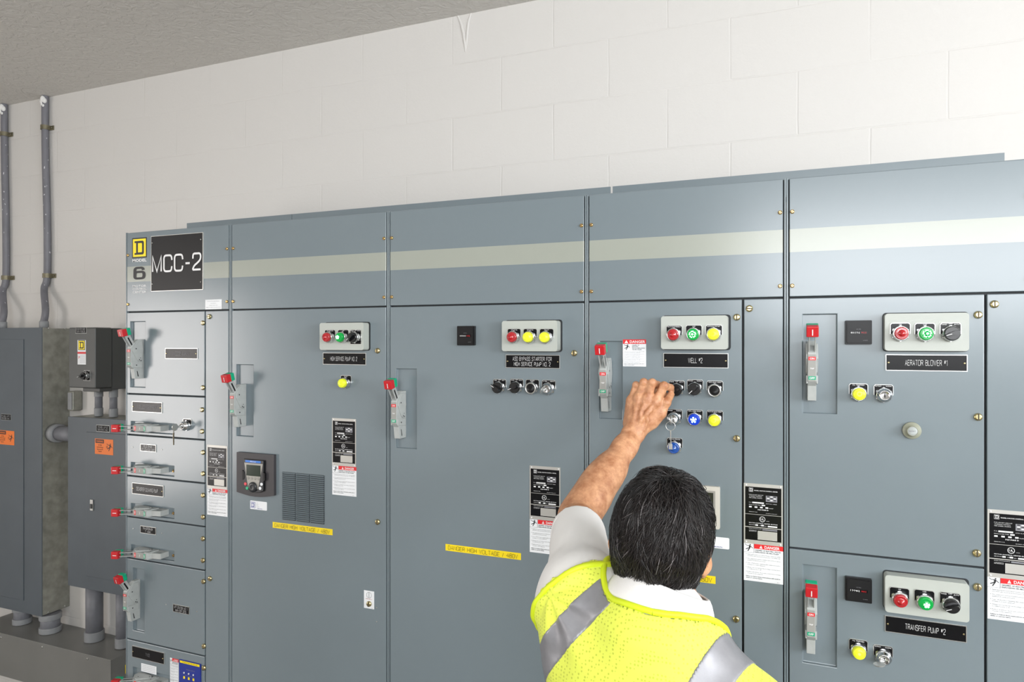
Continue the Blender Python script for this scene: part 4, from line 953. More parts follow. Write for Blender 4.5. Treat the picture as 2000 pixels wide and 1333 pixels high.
vcond('conduit', FX(98.5, .425), .425, .4805, .5715, .042, 'short thick conduit under the right end of the tall panelboard', True, True, 'short conduits dropping into the trough')
vcond('conduit', -3.052, .44, .4805, .7585, .037, 'thick grey conduit from the lower panelboard down to the trough', False, True, 'conduits below the lower panelboard')
vcond('conduit', -2.858, .435, .4825, .7585, .028, 'grey conduit just left of the MCC-2 cabinet edge, dropping to the trough', False, True, 'conduits below the lower panelboard')
vcond('conduit', -3.003, .425, 1.5465, 1.6775, .0165, 'left one of two short conduits below the dark control box', True, True, 'short conduits below the control box')
vcond('conduit', -2.905, .425, 1.5465, 1.6775, .0165, 'right one of two short conduits below the dark control box', True, True, 'short conduits below the control box')
mb = MB(); x0_, x1_ = -3.3255, FX(133, .36)-.0005; zc = 1.450; mb.lathe([(.036, x0_), (.036, x1_)], 24, 0, 0, zc, axis='x', cy=.434)
o = tag(build('conduit', mb, PVC), 'horizontal thick conduit joining the tall panelboard and the lower one', 'conduit')
mb = MB(); mb.lathe([(.036, x0_+.0006), (.046, x0_+.001), (.045, x0_+.040), (.037, x0_+.041)], 24, 0, 0, zc, axis='x', cy=.434); build('coupling', mb, PVCL, o)
# conduits to the ceiling
def tall(name, pts, label, u1, strapz):
    e = empty(name, (pts[0][0], pts[0][1], pts[0][2]), label, 'conduit', 'tall conduits running up the wall to the ceiling')
    P = []
    for i in range(len(pts)-1):
        for t in np.linspace(0, 1, 9)[:-1]:
            # catmull-rom
            p0 = np.array(pts[max(i-1, 0)]); p1 = np.array(pts[i]); p2 = np.array(pts[i+1]); p3 = np.array(pts[min(i+2, len(pts)-1)])
            P.append(.5*((2*p1)+(-p0+p2)*t+(2*p0-5*p1+4*p2-p3)*t*t+(-p0+3*p1-3*p2+p3)*t**3))
    P.append(np.array(pts[-1])); build('pipe', MB().tube(P, .0160, 16), CONDM, e)
    q = MB(); x, y, z = pts[0]; q.lathe([(.019, z), (.0205, z+.002), (.0205, z+.030), (.0175, z+.034)], 20, 0, x, 0, axis='z', cy=y); build('hub', q, PVCL, e)
    for zs in strapz:
        # pipe position at zs
        pz = min(P, key=lambda p: abs(p[2]-zs)); x, y = pz[0], pz[1]; q = MB()
        arc = [(x+.0175*math.cos(a), y-.0175*math.sin(a)) for a in [math.pi*i/10 for i in range(11)]]
        prof = [(x+.0175, BW)]+arc+[(x-.0175, BW)]; out = [(x-.0205, BW)]+[(x+.0205*math.cos(a), y-.0205*math.sin(a)) for a in [math.pi*i/10 for i in range(10, -1, -1)]]+[(x+.0205, BW)]
        pl = prof+out; h = .011; vs = [(a, b_, zs-h) for a, b_ in pl]+[(a, b_, zs+h) for a, b_ in pl]; n = len(pl); m2 = n//2
        fs = [(i, (i+1) % n, (i+1) % n+n, i+n) for i in range(n)]
        for i in range(m2-1): j = n-1-i; fs += [(i, i+1, j-1, j), (i+n, j+n, j-1+n, i+1+n)]
        q.add(vs, fs, 0); q.box(x+.020, x+.042, BW-.004, BW, zs-h, zs+h); q.box(x-.030, x-.020, BW-.004, BW, zs-h, zs+h); q.lathe([(.005, 0), (.005, .004), (0, .006)], 8, 0, x+.032, zs, cy=BW-.004)
        build('strap', q, STRAP, e)
    q = MB(); x, y, z = pts[-1]
    for dx, dz, r in ((0, -.012, .014), (.010, -.02, .010), (-.012, -.022, .009), (.004, -.045, .008), (-.004, -.035, .010)):
        q.lathe([(r*math.cos(t), r*1.4*math.sin(t)) for t in np.linspace(-1.5, 1.5, 7)], 10, 0, x+dx, 0, axis='z', cy=y-.010) if False else q.add(*ball(x+dx, y-.009, CEIL+dz-.008, r), 0, True)
    build('paint_drip', q, WHITEBLOB, e)
def ball(x, y, z, r, n=10):
    vs = [(x+r*math.sin(math.pi*j/6)*math.cos(2*math.pi*i/n), y+r*math.sin(math.pi*j/6)*math.sin(2*math.pi*i/n), z+1.4*r*math.cos(math.pi*j/6)) for j in range(7) for i in range(n)]
    return vs, [(j*n+i, (j+1)*n+i, (j+1)*n+(i+1) % n, j*n+(i+1) % n) for j in range(6) for i in range(n)]
CONDM = simple('speckled_grey_conduit', (0.17, 0.17, 0.19), 0.45)
nt = CONDM.node_tree; b = nt.nodes['Principled BSDF']; tc = N(nt, 'ShaderNodeTexCoord')
mp = N(nt, 'ShaderNodeMapping'); mp.inputs['Scale'].default_value = (1, 1, .45); nt.links.new(tc.outputs['Object'], mp.inputs[0])
nz = N(nt, 'ShaderNodeTexNoise'); nz.inputs['Scale'].default_value = 85; nz.inputs['Detail'].default_value = 2; nt.links.new(mp.outputs[0], nz.inputs['Vector'])
rr = N(nt, 'ShaderNodeMapRange'); rr.inputs['From Min'].default_value = .69; rr.inputs['From Max'].default_value = .72; nt.links.new(nz.outputs['Fac'], rr.inputs['Value'])
nz2 = N(nt, 'ShaderNodeTexNoise'); nz2.inputs['Scale'].default_value = 30; nt.links.new(mp.outputs[0], nz2.inputs['Vector'])
rr2 = N(nt, 'ShaderNodeMapRange'); rr2.inputs['To Min'].default_value = .75; rr2.inputs['To Max'].default_value = 1.2; nt.links.new(nz2.outputs['Fac'], rr2.inputs['Value'])
m1 = N(nt, 'ShaderNodeMix', data_type='RGBA', blend_type='MULTIPLY'); m1.inputs[0].default_value = 1; m1.inputs[6].default_value = (.165, .165, .185, 1); nt.links.new(rr2.outputs[0], m1.inputs[7])
m2_ = N(nt, 'ShaderNodeMix', data_type='RGBA'); nt.links.new(rr.outputs[0], m2_.inputs[0]); nt.links.new(m1.outputs[2], m2_.inputs[6]); m2_.inputs[7].default_value = (.62, .62, .64, 1)
nt.links.new(m2_.outputs[2], b.inputs['Base Color'])
yb = WY-.0185
xa = FX(92, yb); xb = FX(86, .44)
zs1, zs2 = F(92, 539, yb)[1], F(90, 249.4, yb)[1]
tall('tall_conduit', [(xb, .440, 1.9655), (xb, .440, 1.995), (xb+.002, .446, 2.05), (xa-.004, yb-.012, 2.16), (xa, yb, 2.23), (xa, yb, 2.5), (FX(88.5, yb), yb, 2.85), (FX(88, yb), yb, CEIL-.001)], 'tall grey speckled conduit clamped to the wall, second from the left edge', 90, (zs1, zs2))
xa = FX(11.5, yb); xb = FX(4.8, .44)
tall('tall_conduit', [(xb, .440, 1.9655), (xb, .440, 1.995), (xb+.002, .446, 2.05), (xa-.004, yb-.012, 2.16), (xa, yb, 2.23), (xa, yb, 2.5), (FX(9, yb), yb, 2.85), (FX(8, yb), yb, CEIL-.001)], 'tall grey speckled conduit at the very left edge of the photo', 8, (F(11.5, 543, yb)[1], F(9, 262.6, yb)[1]))
# conduit body on the wall between the boxes
mb = MB(); X, Z = F(144, 783, .48); mb.box(X-.020, X+.020, .462, BW, Z-.050, Z+.048); e = tag(build('conduit_elbow', mb, GALV, bevel=.008, seg=3), 'small galvanised conduit body on the wall beside the tall panelboard', 'conduit fitting')
build('cover_plate', MB().box(X-.014, X+.014, .459, .4618, Z-.042, Z+.040), PVCL, e, bevel=.001)
# ------------------------------------------------------------------ the man
class Fld:
    """distance field on a rectilinear grid; prims are blended with a smooth minimum"""
    def __init__(s, ax, ay, az):
        s.ax = [np.asarray(a, np.float32) for a in (ax, ay, az)]; s.v = np.full([len(a) for a in s.ax], 0.25, np.float32)
    def sub(s, lo, hi):
        sl = []
        for a, l, h in zip(s.ax, lo, hi):
            i0 = max(0, int(np.searchsorted(a, l))-1); i1 = min(len(a), int(np.searchsorted(a, h))+1); sl.append(slice(i0, i1))
        return tuple(sl)
    def grid(s, sl): return (s.ax[0][sl[0]][:, None, None], s.ax[1][sl[1]][None, :, None], s.ax[2][sl[2]][None, None, :])
    def blend(s, sl, d, k):
        a = s.v[sl]
        if k <= 0: s.v[sl] = np.minimum(a, d)
        else:
            h = np.clip(k-np.abs(a-d), 0, None)/k; s.v[sl] = np.minimum(a, d)-h*h*k*.25
    def cap(s, p, q, r0, r1, k=.01, sq=None):
        p = np.array(p, float); q = np.array(q, float); R = max(r0, r1)+k+.03; lo = np.minimum(p, q)-R; hi = np.maximum(p, q)+R; sl = s.sub(lo, hi)
        X, Y, Z = s.grid(sl); ab = q-p; L = float(ab@ab)+1e-12
        t = np.clip(((X-p[0])*ab[0]+(Y-p[1])*ab[1]+(Z-p[2])*ab[2])/L, 0, 1)
        dx, dy, dz = X-p[0]-t*ab[0], Y-p[1]-t*ab[1], Z-p[2]-t*ab[2]
        if sq is not None:           # squash: sq=(axis, factor) makes the section flat along an axis
            n, f = sq; n = np.array(n, float); n /= np.linalg.norm(n); c = dx*n[0]+dy*n[1]+dz*n[2]
            d = np.sqrt(np.maximum(dx*dx+dy*dy+dz*dz-c*c+(c*f)**2, 1e-12))
        else: d = np.sqrt(dx*dx+dy*dy+dz*dz)
        s.blend(sl, (d-(r0+(r1-r0)*t)).astype(np.float32), k)
    def ell(s, c, r, k=.01, M=None, cut=False):
        c = np.array(c, float); r = np.array(r, float); R = float(max(r))+k+.03; sl = s.sub(c-R, c+R); X, Y, Z = s.grid(sl); X, Y, Z = X-c[0], Y-c[1], Z-c[2]
        if M is not None:
            M = np.asarray(M); X, Y, Z = (M[0, 0]*X+M[1, 0]*Y+M[2, 0]*Z, M[0, 1]*X+M[1, 1]*Y+M[2, 1]*Z, M[0, 2]*X+M[1, 2]*Y+M[2, 2]*Z)
        k0 = np.sqrt((X/r[0])**2+(Y/r[1])**2+(Z/r[2])**2); k1 = np.sqrt((X/r[0]**2)**2+(Y/r[1]**2)**2+(Z/r[2]**2)**2)+1e-9
        d = (k0*(k0-1)/k1).astype(np.float32)
        if cut:
            a = s.v[sl]; b_ = -d; h = np.clip(k-np.abs(a-b_), 0, None)/k; s.v[sl] = np.maximum(a, b_)+h*h*k*.25
        else: s.blend(sl, d, k)
    def mesh(s):
        v = s.v; ax = s.ax; nx, ny, nz = v.shape; ins = v < 0
        c = ins[:-1, :-1, :-1].astype(np.int8)
        for i, j, k in ((1, 0, 0), (0, 1, 0), (0, 0, 1), (1, 1, 0), (1, 0, 1), (0, 1, 1), (1, 1, 1)):
            c = c+ins[i:nx-1+i, j:ny-1+j, k:nz-1+k]
        act = (c > 0) & (c < 8); I, J, K = np.nonzero(act); n = len(I); idm = np.full(act.shape, -1, np.int32); idm[act] = np.arange(n)
        acc = np.zeros((n, 3)); cnt = np.zeros(n); crn = [(0, 0, 0), (1, 0, 0), (0, 1, 0), (1, 1, 0), (0, 0, 1), (1, 0, 1), (0, 1, 1), (1, 1, 1)]
        E = [(0, 1), (2, 3), (4, 5), (6, 7), (0, 2), (1, 3), (4, 6), (5, 7), (0, 4), (1, 5), (2, 6), (3, 7)]
        for a, b_ in E:
            A, B = crn[a], crn[b_]; va = v[I+A[0], J+A[1], K+A[2]]; vb = v[I+B[0], J+B[1], K+B[2]]; m = (va < 0) != (vb < 0); t = np.where(m, va/(va-vb+1e-20), 0)
            pa = np.stack([ax[0][I+A[0]], ax[1][J+A[1]], ax[2][K+A[2]]], 1); pb = np.stack([ax[0][I+B[0]], ax[1][J+B[1]], ax[2][K+B[2]]], 1)
            acc += np.where(m[:, None], pa+(pb-pa)*t[:, None], 0); cnt += m
        P = acc/cnt[:, None]; F_ = []
        for axis in range(3):
            sh = [slice(1, -1)]*3; sh[axis] = slice(0, -1); a = ins[tuple(sh)]
            sh2 = [slice(1, -1)]*3; sh2[axis] = slice(1, None); b_ = ins[tuple(sh2)]
            m = a != b_; q = list(np.nonzero(m)); flip = a[m]
            o = [q[0].copy(), q[1].copy(), q[2].copy()]
            for t in range(3):
                if t != axis: o[t] = o[t]+1
            u, w = [(1, 2), (2, 0), (0, 1)][axis]
            def cell(du, dw):
                p = [x.copy() for x in o]; p[u] = p[u]-du; p[w] = p[w]-dw; return idm[p[0], p[1], p[2]]
            quad = np.stack([cell(1, 1), cell(0, 1), cell(0, 0), cell(1, 0)], 1)
            quad[~flip] = quad[~flip][:, ::-1]; F_.append(quad)
        F_ = np.concatenate(F_); F_ = F_[(F_ >= 0).all(1)]; return P, F_
def axis_pts(*segs):
    out = []
    for a, b_, st in segs: out.append(np.arange(a, b_-st*.5, st))
    out.append([segs[-1][1]]); return np.concatenate(out)
def np_mesh(name, P, Q, mats, parent, smooth=0, loc=None):
    base = np.array(WL[parent]) if parent is not None else np.array(loc)
    me = bpy.data.meshes.new(name); me.vertices.add(len(P)); me.vertices.foreach_set('co', (P-base).astype(np.float32).ravel())
    k = Q.shape[1]; me.loops.add(len(Q)*k); me.loops.foreach_set('vertex_index', Q.astype(np.int32).ravel()); me.polygons.add(len(Q))
    me.polygons.foreach_set('loop_start', np.arange(len(Q), dtype=np.int32)*k); me.polygons.foreach_set('loop_total', np.full(len(Q), k, np.int32))
    me.polygons.foreach_set('use_smooth', np.ones(len(Q), bool))
    for m in mats: me.materials.append(m)
    me.update(calc_edges=True); me.validate()
    o = inst(name, me, parent, tuple(base))
    if smooth:
        md = o.modifiers.new('smooth', 'SMOOTH'); md.iterations = smooth; md.factor = .5
    return o
# ---- skeleton (world)
wri = W(1239, 846, -.132); elb = W(1129, 1010, -.340); shL = W(1134, 1152, -.610)
shR = W(1478, 1408, -.705); c7 = W(1284, 1186, -.700); cen = (shL+shR)/2
HC = np.array((-.203, -.628, 1.561)); ry, rx, rz = math.radians(8.5), math.radians(6), math.radians(2)
def Rm(ax, a):
    c, s_ = math.cos(a), math.sin(a)
    return np.array({'x': [[1, 0, 0], [0, c, -s_], [0, s_, c]], 'y': [[c, 0, s_], [0, 1, 0], [-s_, 0, c]], 'z': [[c, -s_, 0], [s_, c, 0], [0, 0, 1]]}[ax])
HR = Rm('z', rz)@Rm('y', ry)@Rm('x', rx)
def hp_(x, y, z): return HC+HR@np.array((x, y, z))
def hand_prims(f):
    k = .006
    mcp = [W(1281, 787, -.118), W(1263, 781, -.122), W(1247, 779, -.120), W(1233, 784, -.112)]
    pip = [W(1297, 754.5, -.116), W(1274, 748.5, -.124), W(1257.5, 747.5, -.122), W(1242.5, 753, -.112)]
    dip = [W(1309.5, 757.5, -.088), W(1285, 752, -.096), W(1267, 752, -.094), W(1251, 758, -.088)]
    tip = [W(1311, 764.5, -.068), W(1290, 766, -.080), W(1270, 768, -.080), W(1254, 772, -.078)]
    rad = [(.0115, .0103, .0088, .0078), (.0112, .0100, .0088, .0078), (.0108, .0096, .0084, .0074), (.0100, .0088, .0076, .0068)]
    n = np.array((0, 1, 0))
    for i in range(4):
        f.cap(wri+(mcp[i]-wri)*.12, mcp[i], .0155, rad[i][0]+.0025, .013)
    f.cap(wri, W(1258, 815, -.115), .024, .020, .012, sq=(n, 1.25))
    f.cap(W(1228, 828, -.112), W(1231, 795, -.105), .0150, .0125, .012)       # outer edge of the palm
    f.cap(W(1262, 832, -.112), W(1289, 806, -.108), .0165, .0135, .014)       # thumb base
    f.cap(W(1266, 822, -.104), W(1284, 793, -.100), .0130, .0110, .014)       # web
    for i in range(4):
        a, b_, c, d = mcp[i], pip[i], dip[i], tip[i]; r = rad[i]
        f.cap(a, b_, r[0], r[1], .007 if i else .009); f.cap(b_, c, r[1]*.98, r[2], .003); f.cap(c, d, r[2], r[3], .003)
        f.ell(b_+np.array((0, -.0015, .001)), (r[1]*1.06,)*3, .003)           # knuckle
        f.ell(a+np.array((0, -.0045, .002)), (.0100, .0100, .0120), .007)      # head of the metacarpal
        t0 = wri+(a-wri)*.25+np.array((0, -.0165, 0)); f.cap(t0, a+np.array((0, -.0105, 0)), .0022, .0026, .006)   # tendon
    th = [W(1290, 808, -.110), W(1301, 787, -.108), W(1310.5, 771, -.088)]; f.cap(W(1284, 790, -.100), W(1296, 772, -.085), .0125, .0095, .008); f.cap(W(1275, 775, -.100), W(1284, 760, -.090), .0100, .0085, .006)
    f.cap(W(1274, 826, -.112), th[0], .0150, .0120, .012); f.cap(th[0], th[1], .0128, .0112, .006); f.cap(th[1], th[2], .0112, .0088, .004)
    f.ell(th[1]+np.array((0, -.002, 0)), (.0114,)*3, .004)
    # veins over the back of the hand
    vv = [[W(1247, 838, -.150), W(1251, 822, -.152), W(1250, 806, -.147), W(1256, 793, -.144)], [W(1258, 840, -.144), W(1265, 822, -.146), W(1262, 806, -.146), W(1270, 796, -.142)],
          [W(1232, 838, -.146), W(1236, 822, -.147), W(1240, 806, -.143), W(1239, 793, -.138)], [W(1251, 822, -.151), W(1262, 810, -.147), W(1272, 803, -.142)]]
    for p in vv:
        for a, b_ in zip(p[:-1], p[1:]): f.cap(a+np.array((0, .0042, 0)), b_+np.array((0, .0042, 0)), .0019, .0018, .007)
def arm_prims(f):
    ax_ = (elb-wri)/np.linalg.norm(elb-wri); side = np.cross(ax_, (0, 1, 0)); side /= np.linalg.norm(side); fl = np.cross(ax_, side)
    L = np.linalg.norm(elb-wri)
    f.cap(wri-ax_*.004, wri+ax_*.055, .0262, .0275, .02, sq=(fl, 1.28)); f.cap(wri+ax_*.05, wri+ax_*.14, .0270, .0345, .02, sq=(fl, 1.12))
    f.cap(wri+ax_*.13, wri+ax_*(L*.82), .0345, .0400, .03); f.cap(wri+ax_*(L*.78), elb, .0395, .0380, .03)
    f.ell(wri+ax_*.175+side*(-.006), (.034, .034, .034), .03)
    f.ell(wri+ax_*.006+side*(-.018)+np.array((0, -.006, 0)), (.010, .010, .012), .010)      # ulna head
    ux = (shL-elb)/np.linalg.norm(shL-elb)
    f.cap(elb, elb+ux*.10, .0400, .0480, .03); f.cap(elb+ux*.08, shL, .0490, .058, .03)
    for p in ([W(1222, 880, -.185), W(1206, 905, -.215), W(1196, 932, -.250)], [W(1240, 878, -.165), W(1222, 905, -.195)]):
        for a, b_ in zip(p[:-1], p[1:]): f.cap(a, b_, .0022, .0020, .006)
chest = np.array((-.195, -.640, 1.27)); belly = np.array((-.175, -.640, 1.08)); pel = np.array((-.165, -.650, .95))
def torso_prims(f, off=0.0, lower=True):
    lat = (shR-shL); lat /= np.linalg.norm(lat)
    f.cap(chest+lat*-.055+(0, 0, -.02), chest+lat*.055+(0, 0, -.02), .118+off, .118+off, .05); f.cap(chest, belly, .135+off, .125+off, .06)
    f.cap(shL+lat*.05+(0, -.01, -.02), shR-lat*.05+(0, -.01, -.035), .062+off, .054+off, .06)
    f.cap(c7+(0, .03, -.03), shL+lat*.03+(0, -.005, .004), .050+off, .050+off, .05); f.cap(c7+(0, .03, -.045), shR-lat*.035+(0, .0, -.012), .046+off, .040+off, .05)
    f.ell(shL+lat*.008, (.056+off,)*3, .04); f.ell(shR+(0, 0, -.012), (.052+off,)*3, .04)
    f.ell(shL+lat*.10+(0, -.05, -.085), (.075+off, .05+off, .095+off), .05); f.ell(shR-lat*.105+(0, -.04, -.04), (.072+off, .05+off, .09+off), .05)
    f.cap(c7+(0, .015, -.05), (chest+belly)/2+(0, -.03, 0), .07+off, .10+off, .05)
    f.cap(shL+(0, -.02, -.03), chest+lat*-.09+(0, 0, -.08), .060+off, .075+off, .06)          # latissimus under the raised arm
    if lower: f.cap(belly, pel, .125+off, .135+off, .06); f.cap(pel+(-.05, 0, -.02), pel+(.05, 0, -.02), .115+off, .115+off, .05)
HANDS = {}
skin_ax = (axis_pts((-.56, -.44, .006), (-.44, -.40, .003), (-.40, -.225, .0017), (-.225, -.10, .003), (-.10, .10, .007)),
           axis_pts((-.93, -.745, .006), (-.745, -.50, .0032), (-.50, -.22, .0045), (-.22, -.035, .0017)),
           axis_pts((-.01, 1.30, .010), (1.30, 1.445, .005), (1.445, 1.62, .0030), (1.62, 1.70, .0017), (1.70, 1.83, .0022)))
f = Fld(*skin_ax)
torso_prims(f)
# legs
hipL, hipR = pel+(-.085, 0, -.03), pel+(.085, 0, -.03); kL, kR = np.array((-.265, -.640, .50)), np.array((-.075, -.640, .50)); aL, aR = np.array((-.275, -.665, .09)), np.array((-.055, -.665, .09))
for h_, k_, a_ in ((hipL, kL, aL), (hipR, kR, aR)):
    f.cap(h_, k_, .085, .055, .03); f.cap(k_, a_, .052, .036, .03); f.ell(k_*.7+a_*.3+(0, -.02, 0), (.05, .052, .09), .03); f.cap(a_+(0, -.015, -.045), a_+(0, .14, -.06), .034, .026, .02)
# right arm hanging, reaching to the belly side
elR = np.array((.035, -.690, 1.075)); wrR = np.array((.010, -.560, .86))
f.cap(shR, elR, .052, .042, .03); f.cap(elR, wrR, .042, .027, .02); f.cap(wrR, wrR+(0, .03, -.06), .026, .030, .02, sq=((1, 0, 0), 1.6))
for i, (dy, l) in enumerate(((-.030, .060), (-.010, .072), (.010, .076), (.030, .068))):
    p = wrR+(0, .03+dy, -.075); f.cap(p, p+(-.004, .006, -l*.55), .0092, .0085, .004); f.cap(p+(-.004, .006, -l*.55), p+(-.018, .010, -l), .0085, .0072, .003)
f.cap(wrR+(0, .045, -.03), wrR+(-.012, .085, -.075), .013, .009, .008)
# neck and head
nb = c7+(0, .045, -.02); f.cap(nb, hp_(0, -.012, -.06), .058, .052, .03)
f.ell(hp_(0, -.010, .016), (.067, .085, .080), .02, HR); f.ell(hp_(0, .028, -.045), (.055, .060, .068), .03, HR); f.cap(hp_(-.028, .055, -.095), hp_(.028, .055, -.095), .020, .020, .02); f.ell(hp_(0, .078, -.104), (.022, .016, .016), .015, HR)
f.cap(hp_(0, .094, .000), hp_(0, .112, -.036), .008, .011, .010); f.ell(hp_(.011, .103, -.040), (.008, .009, .007), .006, HR); f.ell(hp_(-.011, .103, -.040), (.008, .009, .007), .006, HR)
f.cap(hp_(-.034, .086, .020), hp_(.034, .086, .020), .009, .009, .012); f.ell(hp_(.032, .098, .000), (.017, .010, .011), .006, HR, cut=True); f.ell(hp_(-.032, .098, .000), (.017, .010, .011), .006, HR, cut=True)
f.cap(hp_(-.022, .091, -.066), hp_(.022, .091, -.066), .0045, .0045, .005); f.cap(hp_(-.019, .090, -.076), hp_(.019, .090, -.076), .0055, .0055, .005)
f.ell(hp_(.048, .065, -.030), (.022, .025, .022), .02, HR); f.ell(hp_(-.048, .065, -.030), (.022, .025, .022), .02, HR)
for sx in (-1, 1):                       # ears
    e0 = hp_(sx*.072, -.006, -.020); M = HR@Rm('z', sx*-.45)
    f.ell(hp_(sx*.0795, -.012, -.018), (.0075, .017, .029), .006, M); f.ell(hp_(sx*.088, -.006, -.016), (.005, .011, .019), .004, M, cut=True); f.ell(hp_(sx*.0775, .000, -.045), (.0065, .009, .011), .006, M); f.cap(hp_(sx*.060, .004, -.030), hp_(sx*.078, -.002, -.030), .014, .010, .010)
arm_prims(f); hand_prims(f)
P, Q = f.mesh()
SKIN, nt, b = new_mat('skin')
b.inputs['Roughness'].default_value = .46; b.inputs['Subsurface Weight'].default_value = .10; b.inputs['Subsurface Radius'].default_value = (.009, .004, .002); b.inputs['Subsurface Scale'].default_value = 1
tc = N(nt, 'ShaderNodeTexCoord'); n1 = N(nt, 'ShaderNodeTexNoise'); n1.inputs['Scale'].default_value = 42; n1.inputs['Detail'].default_value = 6; n1.inputs['Roughness'].default_value = .65; nt.links.new(tc.outputs['Object'], n1.inputs['Vector'])
cr = N(nt, 'ShaderNodeValToRGB'); cr.color_ramp.elements[0].position = .34; cr.color_ramp.elements[0].color = (.40, .165, .075, 1); cr.color_ramp.elements[1].position = .66; cr.color_ramp.elements[1].color = (.68, .365, .20, 1)
nt.links.new(n1.outputs['Fac'], cr.inputs[0]); nt.links.new(cr.outputs[0], b.inputs['Base Color'])
n2 = N(nt, 'ShaderNodeTexVoronoi'); n2.inputs['Scale'].default_value = 420; nt.links.new(tc.outputs['Object'], n2.inputs['Vector'])
n3 = N(nt, 'ShaderNodeTexNoise'); n3.inputs['Scale'].default_value = 160; n3.inputs['Detail'].default_value = 3; nt.links.new(tc.outputs['Object'], n3.inputs['Vector'])
bp = N(nt, 'ShaderNodeBump'); bp.inputs['Strength'].default_value = .7; bp.inputs['Distance'].default_value = .0011; nt.links.new(math_n(nt, 'ADD', math_n(nt, 'MULTIPLY', n2.outputs[0], .35), n3.outputs['Fac']), bp.inputs['Height']); nt.links.new(bp.outputs[0], b.inputs['Normal'])
MAN = empty('person', (-.165, -.65, 0), 'dark-haired man in a yellow safety vest seen from behind, turning a switch', 'person')
body = np_mesh('body', P, Q, [SKIN], MAN, smooth=2)
del f
# eyes
for sx in (-1, 1):
    q = MB(); c = hp_(sx*.031, .0775, .001); q.add(*ball(c[0], c[1], c[2], .0115), 0, True); q.v = [(x, y, c[2]+(z-c[2])/1.4) for x, y, z in q.v]
    o = build('eye', q, simple('eye_white', (.75, .73, .7), .2), MAN)
    q = MB(); q.lathe([(.0055, 0), (.0045, .0010), (0, .0014)], 16, 0, c[0], c[2], cy=c[1]+.0105); q.v = [(x, 2*(c[1]+.0105)-y+.0002, z) for x, y, z in q.v]; build('iris', q, simple('iris', (.05, .03, .02), .2), o)

def noise3(X, Y, Z, s_, sd):
    r = np.random.RandomState(sd); out = 0
    for _ in range(5):
        k = r.normal(size=3)*s_; out = out+np.sin(X*k[0]+Y*k[1]+Z*k[2]+r.uniform(0, 6.3))
    return out/5
# ---- shirt (white polo): torso shell + sleeves + collar
lat = (shR-shL)/np.linalg.norm(shR-shL); upv = np.array((0., 0., 1.)); upv = upv-lat*(upv@lat); upv /= np.linalg.norm(upv); fwd = np.cross(upv, lat)
ux = (shL-elb)/np.linalg.norm(shL-elb)
ax3 = (axis_pts((-.52, .14, .0042)), axis_pts((-.93, -.32, .0042)), axis_pts((.90, 1.30, .010), (1.30, 1.66, .0040)))
def cut_plane(f, n, c, k=.0, rad=None):       # keep the side where (p-c).n < 0
    X, Y, Z = f.grid((slice(None),)*3); d = ((X-c[0])*n[0]+(Y-c[1])*n[1]+(Z-c[2])*n[2]).astype(np.float32); return d
f = Fld(*ax3); torso_prims(f, .008)
f.cap(elb+ux*.045, shL, .0575, .064, .03)
X, Y, Z = f.grid((slice(None),)*3)
d = f.v
d += (.0030*noise3(X, Y, Z, 45, 3)*np.clip((1.62-Z)/.2, 0, 1)).astype(np.float32)
cuffc = elb+ux*.072; cn = -(ux*.93+np.array((-.10, -.05, .20))); cn /= np.linalg.norm(cn)
pd = cut_plane(f, cn, cuffc); near = ((X-elb[0])**2+(Y-elb[1])**2+(Z-elb[2])**2 < .16**2)
f.v = np.where(near, np.maximum(d, pd), d).astype(np.float32)
f.cap(shR+(elR-shR)*.10+(-.006, 0, 0), shR+(elR-shR)*.66, .0585, .063, .03)
f.v = np.maximum(f.v, (.925-Z)).astype(np.float32)
# neck opening
nbv = (hp_(0, -.012, -.06)-nb); nbv /= np.linalg.norm(nbv)
hemp = []; pc2 = cuffc+cn*-.018; ea = np.cross(cn, (0, 0, 1.)); ea /= np.linalg.norm(ea); eb = np.cross(cn, ea)
for an in np.linspace(0, 2*math.pi, 65):
    last = None; dr = ea*math.cos(an)+eb*math.sin(an)
    for t in np.arange(0.02, .12, .0015):
        p = pc2+dr*t; ii = [int(np.clip(np.searchsorted(a, x), 0, len(a)-1)) for a, x in zip(f.ax, p)]
        if f.v[ii[0], ii[1], ii[2]] < 0: last = t
    if last: hemp.append(pc2+dr*(last-.0012))
hemp = np.array(hemp)
for _ in range(4): hemp = (np.roll(hemp, 1, 0)+2*hemp+np.roll(hemp, -1, 0))/4
P, Q = f.mesh(); del f
SHIRT, nt, b = new_mat('white_polo_knit'); b.inputs['Base Color'].default_value = (.84, .83, .81, 1); b.inputs['Roughness'].default_value = .85; b.inputs['Sheen Weight'].default_value = .15
tc = N(nt, 'ShaderNodeTexCoord'); n1 = N(nt, 'ShaderNodeTexVoronoi'); n1.inputs['Scale'].default_value = 700; nt.links.new(tc.outputs['Object'], n1.inputs['Vector'])
n2 = N(nt, 'ShaderNodeTexNoise'); n2.inputs['Scale'].default_value = 22; nt.links.new(tc.outputs['Object'], n2.inputs['Vector'])
bp = N(nt, 'ShaderNodeBump'); bp.inputs['Strength'].default_value = .35; bp.inputs['Distance'].default_value = .003; nt.links.new(math_n(nt, 'ADD', math_n(nt, 'MULTIPLY', n1.outputs[0], .12), n2.outputs['Fac']), bp.inputs['Height']); nt.links.new(bp.outputs[0], b.inputs['Normal'])
SH = np_mesh('shirt', P, Q, [SHIRT], MAN, smooth=3)
build('hem_seam', MB().tube(list(hemp)+[hemp[0]], .0024, 8), SHIRT, SH)
